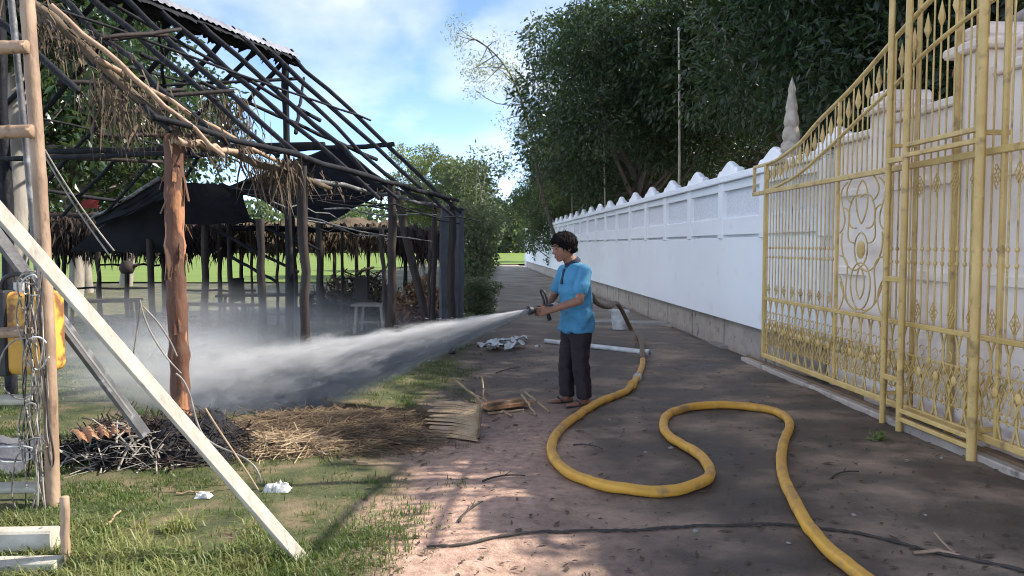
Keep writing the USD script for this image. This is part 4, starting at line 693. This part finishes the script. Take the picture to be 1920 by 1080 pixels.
# scattered dry leaves and twigs, nobody could count them
lit = MB()
for i in range(1500):
    y = 3.4 + 9 * r.random() ** 1.5; x = r.uniform(-.9, 3.3) * min(1.0, .45 + y / 9) ; z = float(gz(x, y)) + .006; a = r.uniform(0, 2 * PI); s = r.uniform(.008, .03) * (1.6 if r.random() < .08 else 1); d, e = V(math.cos(a), math.sin(a), 0) * s, V(-math.sin(a), math.cos(a), 0) * s * r.uniform(.1, .5)
    lit.add([V(x, y, z) - d, V(x, y, z + .006) + e, V(x, y, z + r.uniform(0, .012)) + d, V(x, y, z + .004) - e], [(0, 1, 2, 3)])
solo('leaf_litter', 'dry leaves and crumbs scattered over the soil', 'litter', lit, mt['leaf_litter'], False, kind='stuff')
for (px, py), (qx, qy), lab in (((905, 905), (985, 893), 'thin dark twig lying on the pinkish soil'), ((860, 985), (905, 950), 'short brown twig near the edge of the grass'), ((1075, 838), (1130, 846), 'curved dark twig inside the left loop of the yellow hose'), ((1560, 900), (1610, 888), 'short dark twig on the wet soil right of the hose'), ((930, 700), (975, 690), 'charred stick lying behind the brown plank')):
    a, b = on(px, py, .008), on(qx, qy, .012); m_ = (a + b) / 2 + V(.0, .03, .01); tg = thing('twig', lab, 'twig', 'twigs on the soil'); part(tg, 'stem', MB().tube(spline([a, m_, b], 10), np.linspace(.007, .004, 10), 6), mt['cord_dark'], True); part(tg, 'side_shoot', MB().tube([m_, m_ + unit(b - a) * .05 + V(0, .04, .012)], [.004, .002], 5), mt['cord_dark'], True)
gw = thing('weed_patch', 'small yellow green weed at the foot of the gold guide post', 'weed'); q = on(1640, 822)
part(gw, 'leaves', leaves(r, np.array([q + V(0, 0, .02), q + V(.06, .02, .02)]), np.array([.05, .04]), 60, .06, .012, -.3, .4, .1), mt['leaf_pale']); part(gw, 'stems', MB().tube([q, q + V(.02, .01, .05)], .003, 5), mt['leaf_mid'])

# ------------------------------------------------------------------ grass
def tuft(rr, n, hgt, spread, wid, bendy):
    mb = MB()
    for i in range(n):
        a = rr.uniform(0, 2 * PI); b = V(rr.normal() * spread, rr.normal() * spread, -.01); d = V(math.cos(a), math.sin(a), 0); s = V(-d[1], d[0], 0) * wid; h = hgt * rr.uniform(.5, 1.2); bn = bendy * rr.uniform(.3, 1.2)
        m_ = b + V(0, 0, h * .6) + d * h * bn * .35; e = b + V(0, 0, h * (1 - .25 * bn)) + d * h * bn
        mb.add([b - s, b + s, m_ + s * .7, m_ - s * .7, e], [(0, 1, 2), (0, 2, 3)]); mb.f.append(np.array([(3, 2, 4)]) + mb.n - 5)
    return mb
gr = UsdGeom.PointInstancer.Define(stage, '/World/grass'); meta(gr.GetPrim(), 'short green grass growing left of the dirt track', 'grass', None, 'stuff'); protos = []
for k, (n, hgt, sp_, wd_, be, m_) in enumerate(((16, .045, .035, .003, .9, 'grass'), (14, .035, .04, .0035, 1.1, 'grass'), (18, .085, .04, .004, 1.0, 'grass'), (20, .10, .035, .0035, 1.1, 'grass_dry'))):
    pth = f'/World/grass/tuft_{k + 1:03d}' ; usdkit.mesh(stage, pth, tuft(r, n, hgt, sp_, wd_, be).get(), mt[m_]); protos.append(pth)
pos, idx, sca, ori = [], [], [], []
tries = 0
while len(pos) < 11000:
    y = 3.2 + 15 * r.random() ** 1.7; x = -.35 - r.random() * (2.6 + .62 * y)
    edge = -.55 - .35 * (meshkit.noise(V(x * 1.3, y * 1.3, 0), 4) - .5) * 2
    dens = meshkit.fbm(V(x * 1.7, y * 1.7, 0), 3, 6)
    if x > edge - .25 * r.random() and r.random() < .9: continue
    if dens < .47 and r.random() < .88: continue
    tall = y < 4.15 and r.random() < .75 * smooth01(-x, .9, 1.5)
    k = (3 if r.random() < .55 else 2) if tall else (0 if r.random() < .6 else 1)
    if not tall and 4.9 < y < 7.6 and x > -2.6 and r.random() < .45: continue
    pos.append((x, y, float(gz(x, y)))); idx.append(k); sca.append(r.uniform(.7, 1.35)); ori.append(r.uniform(0, 2 * PI))
gr.CreatePrototypesRel().SetTargets([Sdf.Path(p) for p in protos]); gr.CreatePositionsAttr(Vt.Vec3fArray.FromNumpy(np.array(pos, np.float32))); gr.CreateProtoIndicesAttr(Vt.IntArray.FromNumpy(np.array(idx, np.int32)))
gr.CreateScalesAttr(Vt.Vec3fArray.FromNumpy(np.repeat(np.array(sca, np.float32)[:, None], 3, 1))); gr.CreateOrientationsAttr(Vt.QuathArray([Gf.Quath(math.cos(a / 2), 0, 0, math.sin(a / 2)) for a in ori]))

# ------------------------------------------------------------------ the man with the hose
foot = G(1080, 758); MROT = 205.5; HT = 1.0
man = thing('person', 'man in a light blue polo shirt and dark trousers aiming a hose nozzle', 'person', loc=foot, rotz=MROT)
def chain(js, seg=18):      # hull each bone between two (point, radius, scale) joints
    return [m3.Manifold.batch_hull([ball(a[0], a[1], a[2] if len(a) > 2 else (1, 1, 1), seg), ball(b[0], b[1], b[2] if len(b) > 2 else (1, 1, 1), seg)]) for a, b in zip(js[:-1], js[1:])]
# a ball with a scale is scaled about its own centre
def union(ms, edge, it=10):
    m = m3.Manifold.batch_boolean(ms, m3.OpType.Add).refine_to_length(edge); q = m.to_mesh(); t = trimesh.Trimesh(q.vert_properties[:, :3], q.tri_verts, process=True); trimesh.smoothing.filter_taubin(t, .5, .53, it); return t
HC = V(.135, 0, 1.475)
def hd(*a): # head-local: tilted down a little towards the jet
    x, y, z = a; c, s = math.cos(.16), math.sin(.16); return HC + V(c * x + s * z, y, -s * x + c * z)
hands = {}
bones = []
bones += [m3.Manifold.batch_hull([ball(hd(-.015, 0, .03), .1, (.98, .80, .98)), ball(hd(.03, 0, .0), .085, (.95, .84, 1.05))]),
          m3.Manifold.batch_hull([ball(hd(.045, 0, -.03), .065, (.9, 1.0, 1)), ball(hd(.065, 0, -.098), .026, (1, 1.2, .8)), ball(hd(-.01, .045, -.06), .025), ball(hd(-.01, -.045, -.06), .025)]),
          m3.Manifold.batch_hull([ball(hd(.098, 0, .012), .010), ball(hd(.118, 0, -.028), .013), ball(hd(.1, .014, -.033), .010), ball(hd(.1, -.014, -.033), .010)]),
          m3.Manifold.batch_hull([ball(hd(.094, .02, -.062), .008), ball(hd(.094, -.02, -.062), .008), ball(hd(.102, 0, -.06), .009)]), m3.Manifold.batch_hull([ball(hd(.096, .018, -.072), .007), ball(hd(.096, -.018, -.072), .007), ball(hd(.1, 0, -.074), .009)]),
          m3.Manifold.batch_hull([ball(hd(.086, .045, .032), .012), ball(hd(.097, 0, .028), .012), ball(hd(.086, -.045, .032), .012)])]
for q in (-1, 1): bones.append(m3.Manifold.batch_hull([ball(hd(-.012, q * .078, .015), .018, (.9, .5, 1.1)), ball(hd(-.008, q * .076, -.022), .012, (.9, .6, 1)), ball(hd(-.03, q * .084, .012), .013, (.8, .5, 1.2))]))
bones += chain([(V(.115, 0, 1.42), .055), (V(.045, 0, 1.32), .062), (V(.02, 0, 1.22), .10, (.9, 1.35, .9)), (V(.0, 0, .95), .115, (.85, 1.2, 1)), (V(0, 0, .82), .12, (.9, 1.2, .9))])
arm = {1: [(V(.015, .165, 1.255), .044), (V(.115, .245, 1.0), .042), (V(.33, .125, .915), .030)], -1: [(V(.03, -.165, 1.255), .044), (V(.13, -.22, 1.01), .042), (V(.31, -.065, .915), .030)]}
NZ = V(.40, .055, .925)       # where the hands hold the nozzle
for q in (1, -1):
    bones += chain([(V(.02, 0, 1.25), .07)] + arm[q])
    w = arm[q][-1][0]; palm = w + V(.055, -.02 * q, -.005) if q > 0 else w + V(.06, .045, -.02)
    bones.append(m3.Manifold.batch_hull([ball(w, .027), ball(palm + V(.03, .0, .022), .018), ball(palm + V(.03, 0, -.03), .018), ball(palm + V(-.01, 0, 0), .024)]))
    for k, (z, ln) in enumerate(((.024, .9), (.006, 1.0), (-.013, .95), (-.031, .78))):     # fingers curl round the barrel from outside to inside
        a = palm + V(.028, 0, z); s = -q
        bones += chain([(a, .0100), (a + V(.032 * ln, .004 * s, .0), .0092), (a + V(.046 * ln, .026 * s * ln, -.002), .0085), (a + V(.034 * ln, .044 * s * ln, -.003), .0075)], 10)
    bones += chain([(palm + V(-.005, 0, .02), .013), (palm + V(.018, -.016 * q, .042), .011), (palm + V(.045, -.030 * q, .046), .009)], 10)
for q in (1, -1):
    lf = .05 if q < 0 else -.03
    bones += chain([(V(0, .09 * q, .80), .085), (V(.03 + lf * .5, .095 * q, .44), .055), (V(lf - .01, .10 * q, .10), .038), (V(lf + .0, .10 * q, .05), .036)]); bones.append(m3.Manifold.batch_hull([ball(V(lf - .04, .10 * q, .035), .032), ball(V(lf + .12, .11 * q, .025), .034, (1, 1.2, .65)), ball(V(lf + .17, .11 * q, .02), .026, (1, 1.2, .65))]))
part(man, 'body', union(bones, .011, 8), mt['skin'], True)
hair = m3.Manifold.batch_boolean([m3.Manifold.batch_hull([ball(hd(-.022, 0, .045), .114, (1.0, .85, .95), 28), ball(hd(.022, 0, .062), .094, (1.0, .92, .9), 28)]), m3.Manifold.batch_hull([ball(hd(-.06, .05, -.02), .04), ball(hd(-.06, -.05, -.02), .04), ball(hd(-.06, 0, .05), .06)]),
     m3.Manifold.batch_hull([ball(hd(-.005, .078, .02), .018), ball(hd(-.005, .07, .06), .02)]), m3.Manifold.batch_hull([ball(hd(-.005, -.078, .02), .018), ball(hd(-.005, -.07, .06), .02)])], m3.OpType.Add)
cut = m3.Manifold.batch_hull([ball(hd(.152, 0, -.002), .085, (1, 1.4, 1.0)), ball(hd(.13, 0, -.12), .09, (1, 1.4, 1))]) + m3.Manifold.batch_hull([ball(hd(.012, .0, -.075), .055, (1, 2.2, 1)), ball(hd(.10, 0, -.06), .075, (1, 1.9, 1))])
hm = (hair - cut).refine_to_length(.012).to_mesh(); ht = trimesh.Trimesh(hm.vert_properties[:, :3], hm.tri_verts, process=True); trimesh.smoothing.filter_taubin(ht, .5, .53, 6)
ht.vertices += ht.vertex_normals * ((meshkit.fbm(ht.vertices * 55, 3, 2) - .40) * .012)[:, None]; hp = part(man, 'hair', ht, mt['hair'], True)
r = np.random.default_rng(101); hv, hn, st = np.array(ht.vertices), np.array(ht.vertex_normals), MB()
for i in r.choice(len(hv), 420):
    nn = hn[i]; top = hd(-.02, .01, .16); d = hv[i] - top; d = unit(d - nn * np.dot(d, nn) + r.normal(size=3) * .02)
    if nn[2] < -.5: continue
    l_ = r.uniform(.025, .05); st.tube([hv[i] - d * l_ * .4 - nn * .001, hv[i] + nn * .002 + d * l_ * .3, hv[i] + d * l_ * .8 - nn * .002 - V(0, 0, .003)], [.0030, .0036, .0010], 4, False)
part(hp, 'strands', st, mt['hair'], True, kind='stuff')
for q in (-1, 1): part(man, 'eye', MB().ellipsoid(hd(.0985, q * .032, .008), (.008, .013, .006), 2), mt['hair'], True); part(man, 'eyebrow', MB().tube([hd(.090, q * .055, .030), hd(.106, q * .034, .038), hd(.113, q * .014, .032)], [.003, .005, .004], 6), mt['hair'], True)
tors = [m3.Manifold.batch_hull([ball(V(.045, 0, 1.325), .07, (.95, 1.05, .5)), ball(V(.0, .135, 1.25), .076, (1, 1, .8)), ball(V(.0, -.135, 1.25), .076, (1, 1, .8)), ball(V(.02, 0, 1.16), .135, (.95, 1.42, 1))]),
        m3.Manifold.batch_hull([ball(V(.02, 0, 1.16), .135, (.95, 1.42, 1)), ball(V(.005, 0, .95), .142, (.98, 1.34, 1))]), m3.Manifold.batch_hull([ball(V(.005, 0, .95), .142, (.98, 1.34, 1)), ball(V(0, 0, .705), .148, (1.02, 1.34, .16))])]
for q in (1, -1):
    a, b = arm[q][0][0], arm[q][1][0]; e = a + (b - a) * .66; tors += chain([(V(.0, q * .12, 1.245), .08), (a + V(0, 0, -.002), .072), (e, .068, (1, 1, .9))])
sh_ = union(tors, .016, 9); nz = meshkit.fbm(sh_.vertices * V(9, 9, 14), 3, 5) - .5; wz = smooth01(1.1 - np.abs(sh_.vertices[:, 2] - .85), .6, 1.1); sh_.vertices += sh_.vertex_normals * (nz * .046 * (.35 + wz) + .008 * np.sin(sh_.vertices[:, 1] * 48 + sh_.vertices[:, 2] * 9) * smooth01(.95 - sh_.vertices[:, 2], 0, .25))[:, None]
shp = part(man, 'shirt', sh_, mt['shirt'], True)
cl = MB(); th = np.linspace(-2.5, 2.5, 40); g = np.zeros((40, 4, 3))
for i, a in enumerate(th):
    for j, (rad, z) in enumerate(((.060, 1.368), (.066, 1.370), (.076, 1.345), (.080, 1.328))): g[i, j] = V(.055 + rad * math.cos(a) * .95 + (.02 if z > 1.35 else .0) - .012, rad * math.sin(a), z - .035 * math.cos(a))
cl.sheet(g); part(man, 'collar', cl, mt['shirt_dark'], True)
part(man, 'placket', MB().beam((.126, -.012, 1.285), (.158, -.012, 1.14), .035, .008, (1, 0, .2)), mt['shirt_dark'])
leg = [m3.Manifold.batch_hull([ball(V(0, 0, .80), .125, (.98, 1.32, .8)), ball(V(0, .085, .68), .098), ball(V(0, -.085, .68), .098)])]
for q in (1, -1):
    lf = .05 if q < 0 else -.03; leg += chain([(V(0, .085 * q, .70), .102), (V(.022 + lf * .5, .09 * q, .42), .082), (V(lf - .005, .098 * q, .09), .074, (1, .95, .4))])
tr_ = union(leg, .016, 8); nz = meshkit.fbm(tr_.vertices * V(10, 10, 14), 3, 15) - .5; tr_.vertices += tr_.vertex_normals * (nz * .03)[:, None]; part(man, 'trousers', tr_, mt['trousers'], True)
for q in (1, -1):
    lf = .05 if q < 0 else -.03; part(man, 'sandal', MB().man(m3.Manifold.batch_hull([ball(V(lf - .055, .10 * q, .012), .04, (1, 1, .3)), ball(V(lf + .16, .112 * q, .012), .045, (1, 1, .3))])).tube([(lf + .06, .10 * q - .05, .02), (lf + .09, .105 * q, .062), (lf + .06, .11 * q + .05, .02)], .010, 6), mt['black'], 40)
# nozzle, held in both hands
nzl = thing('hose_nozzle', 'black fire hose nozzle with a bail handle in the hands of the man', 'nozzle', loc=foot, rotz=MROT)
ax = unit(V(.985, .06, -.10)); n0 = V(.335, .04, .93); tipl = n0 + ax * .19
part(nzl, 'barrel', MB().tube([n0 - ax * .06, n0, n0 + ax * .06, n0 + ax * .08, n0 + ax * .13, n0 + ax * .15, tipl], [.026, .028, .026, .034, .034, .026, .036], 14), mt['black'], 30)
part(nzl, 'tip_ring', MB().tube([tipl - ax * .03, tipl + ax * .003], [.040, .043], 16), mt['black'], 30)
part(nzl, 'bail_handle', MB().tube(spline([n0 + ax * .05 + V(0, .034, .01), n0 + ax * .03 + V(0, .036, .11), n0 + ax * .055 + V(0, .02, .165), n0 + ax * .055 + V(0, -.02, .165), n0 + ax * .03 + V(0, -.036, .11), n0 + ax * .05 + V(0, -.034, .01)], 30), .011, 8), mt['black'], True)
part(nzl, 'pistol_grip', MB().tube([n0 + V(.0, 0, -.01), n0 + V(-.012, 0, -.06), n0 + V(-.03, 0, -.115)], [.02, .018, .020], 9), mt['black'], True)
part(nzl, 'swivel', MB().tube([n0 - ax * .115, n0 - ax * .06], [.034, .032], 14), mt['steel'], 30)

# ------------------------------------------------------------------ water
ca, sa = math.cos(math.radians(MROT)), math.sin(math.radians(MROT))
tipw = foot + V(ca * tipl[0] - sa * tipl[1], sa * tipl[0] + ca * tipl[1], tipl[2])
target = P(520, 728, 7.35); jl = float(np.linalg.norm(target - tipw)) * 1.55; jd = unit(target - tipw)
jy = unit(np.cross(V(0, 0, 1), jd)); jz = np.cross(jd, jy); jm = Gf.Matrix4d(*jd, 0, *jy, 0, *jz, 0, *tipw, 1)
def jet_r(x): return .018 + .190 * np.maximum(x, 0)
jt = UsdGeom.Xform.Define(stage, '/World/water_jet'); jt.AddTransformOp().Set(jm); meta(jt.GetPrim(), 'white jet of water spraying from the nozzle towards the brown post', 'water', None, 'stuff')
xs_ = np.linspace(0, jl, 40); jet_mesh = MB().tube(np.stack([xs_, xs_ * 0, xs_ * 0], 1), jet_r(xs_) * 1.02, 28)
jet_mat = usdkit.material(stage, '/World/Looks/water_jet', {
    'tc': ('texture_coordinate', {}), 'sx': ('separate_xyz', {}), 'yy': ('math', {'math_type': 'multiply'}), 'zz': ('math', {'math_type': 'multiply'}), 'r2': ('math', {'math_type': 'add'}), 'rt': ('math', {'math_type': 'sqrt'}),
    'R': ('math', {'math_type': 'multiply_add', 'value2': .190, 'value3': .018}), 'q': ('math', {'math_type': 'divide'}), 'qn': ('math', {'math_type': 'add'}), 'ns': ('map_range', {'from_min': .3, 'from_max': .7, 'to_min': -.25, 'to_max': .40}),
    'fall': ('map_range', {'range_type': 'smoothstep', 'from_min': 1.0, 'from_max': .45, 'to_min': 0., 'to_max': 1., 'clamp': True}),
    'yr': ('math', {'math_type': 'divide'}), 'zr': ('math', {'math_type': 'divide'}), 'xs': ('math', {'math_type': 'multiply', 'value2': 1.1}), 'cv': ('combine_xyz', {}),
    'n': ('noise_texture', {'scale': 2.6, 'detail': 4., 'roughness': .65}), 'nr': ('map_range', {'from_min': .36, 'from_max': .64, 'to_min': .12, 'to_max': 2.4, 'clamp': True}),
    'k': ('math', {'math_type': 'divide', 'value1': 4.2}), 'd1': ('math', {'math_type': 'multiply'}), 'd2': ('math', {'math_type': 'multiply'}), 'end': ('map_range', {'range_type': 'smoothstep', 'from_min': jl, 'from_max': jl * .62, 'to_min': 0., 'to_max': 1., 'clamp': True}), 'd3': ('math', {'math_type': 'multiply'}),
    'p': ('principled_volume', {'color': (.985, .985, .99), 'anisotropy': .0})},
    [('tc.object', 'sx.vector'), ('sx.y', 'yy.value1'), ('sx.y', 'yy.value2'), ('sx.z', 'zz.value1'), ('sx.z', 'zz.value2'), ('yy.value', 'r2.value1'), ('zz.value', 'r2.value2'), ('r2.value', 'rt.value1'),
     ('sx.x', 'R.value1'), ('rt.value', 'q.value1'), ('R.value', 'q.value2'), ('sx.y', 'yr.value1'), ('R.value', 'yr.value2'), ('sx.z', 'zr.value1'), ('R.value', 'zr.value2'), ('sx.x', 'xs.value1'), ('xs.value', 'cv.x'), ('yr.value', 'cv.y'), ('zr.value', 'cv.z'),
     ('cv.vector', 'n.vector'), ('n.fac', 'nr.value'), ('n.fac', 'ns.value'), ('q.value', 'qn.value1'), ('ns.result', 'qn.value2'), ('qn.value', 'fall.value'),
     ('R.value', 'k.value2'), ('k.value', 'd1.value1'), ('fall.result', 'd1.value2'), ('d1.value', 'd2.value1'), ('nr.result', 'd2.value2'), ('sx.x', 'end.value'), ('end.result', 'd3.value1'), ('d2.value', 'd3.value2'), ('d3.value', 'p.density')], volume='p.volume')
part('/World/water_jet', 'spray', jet_mesh, jet_mat, True)
mt['droplet'] = M('water_droplet', (.66, .67, .69), (.58, .59, .62), 9, .25, spec=.5)
r = np.random.default_rng(91); n = 3600; x = jl * .80 * r.random(n) ** .9; a = r.uniform(0, 2 * PI, n); q = np.abs(r.normal(size=n)) * .52; rad = jet_r(x) * np.minimum(q, 1.25)
c = np.stack([x, rad * np.cos(a), rad * np.sin(a)], 1); t = c - V(-.1, 0, 0); t /= np.linalg.norm(t, axis=1, keepdims=True); t[:, 2] -= .12 * x / jl
u = np.cross(t, V(0, 0, 1)); u /= np.linalg.norm(u, axis=1, keepdims=True); w = np.cross(u, t); L = (r.uniform(.006, .05, n) * (.5 + x / jl))[:, None]; W = r.uniform(.0005, .0013, n)[:, None]
dv = np.stack([c - t * L, c + u * W, c + w * W, c - u * W, c - w * W, c + t * L * .5], 1).reshape(-1, 3); o = np.arange(n)[:, None] * 6
part('/World/water_jet', 'droplets', (dv, np.vstack([np.hstack([o + i for i in f]) for f in ((0, 2, 1), (0, 3, 2), (0, 4, 3), (0, 1, 4), (5, 1, 2), (5, 2, 3), (5, 3, 4), (5, 4, 1))])), mt['droplet'], kind='stuff')
def mist(label, c, rad, dens, seed):
    p = numbered('/World', 'water_mist'); x = UsdGeom.Xform.Define(stage, p); x.AddTranslateOp().Set(Gf.Vec3d(*map(float, c))); x.AddScaleOp().Set(Gf.Vec3f(*map(float, rad))); meta(x.GetPrim(), label, 'mist', None, 'stuff')
    m = usdkit.material(stage, f'/World/Looks/mist_{seed}', {'tc': ('texture_coordinate', {}), 'ln': ('vector_math', {'math_type': 'length'}), 'mr': ('map_range', {'range_type': 'smoothstep', 'from_min': 1., 'from_max': .15, 'to_min': 0., 'to_max': dens, 'clamp': True}),
        'n': ('noise_texture', {'scale': 2.4, 'detail': 3.}), 'nr': ('map_range', {'from_min': .32, 'from_max': .68, 'to_min': .25, 'to_max': 1.6, 'clamp': True}), 'mu': ('math', {'math_type': 'multiply'}), 'p': ('principled_volume', {'color': (.95, .96, .98)})},
        [('tc.object', 'ln.vector1'), ('ln.value', 'mr.value'), ('tc.object', 'n.vector'), ('n.fac', 'nr.value'), ('mr.result', 'mu.value1'), ('nr.result', 'mu.value2'), ('mu.value', 'p.density')], volume='p.volume')
    usdkit.mesh(stage, p + '/cloud', trimesh.creation.icosphere(3), m)
c = P(330, 705, 7.6); mist('dense white mist where the jet breaks up behind the brown post', (c[0], c[1], .36), (1.75, 1.0, .5), .9, 1)
c = P(420, 610, 11.0); mist('thin grey mist drifting under the burnt shelter roof', (c[0], c[1], .35), (3.6, 2.6, .75), .2, 2)
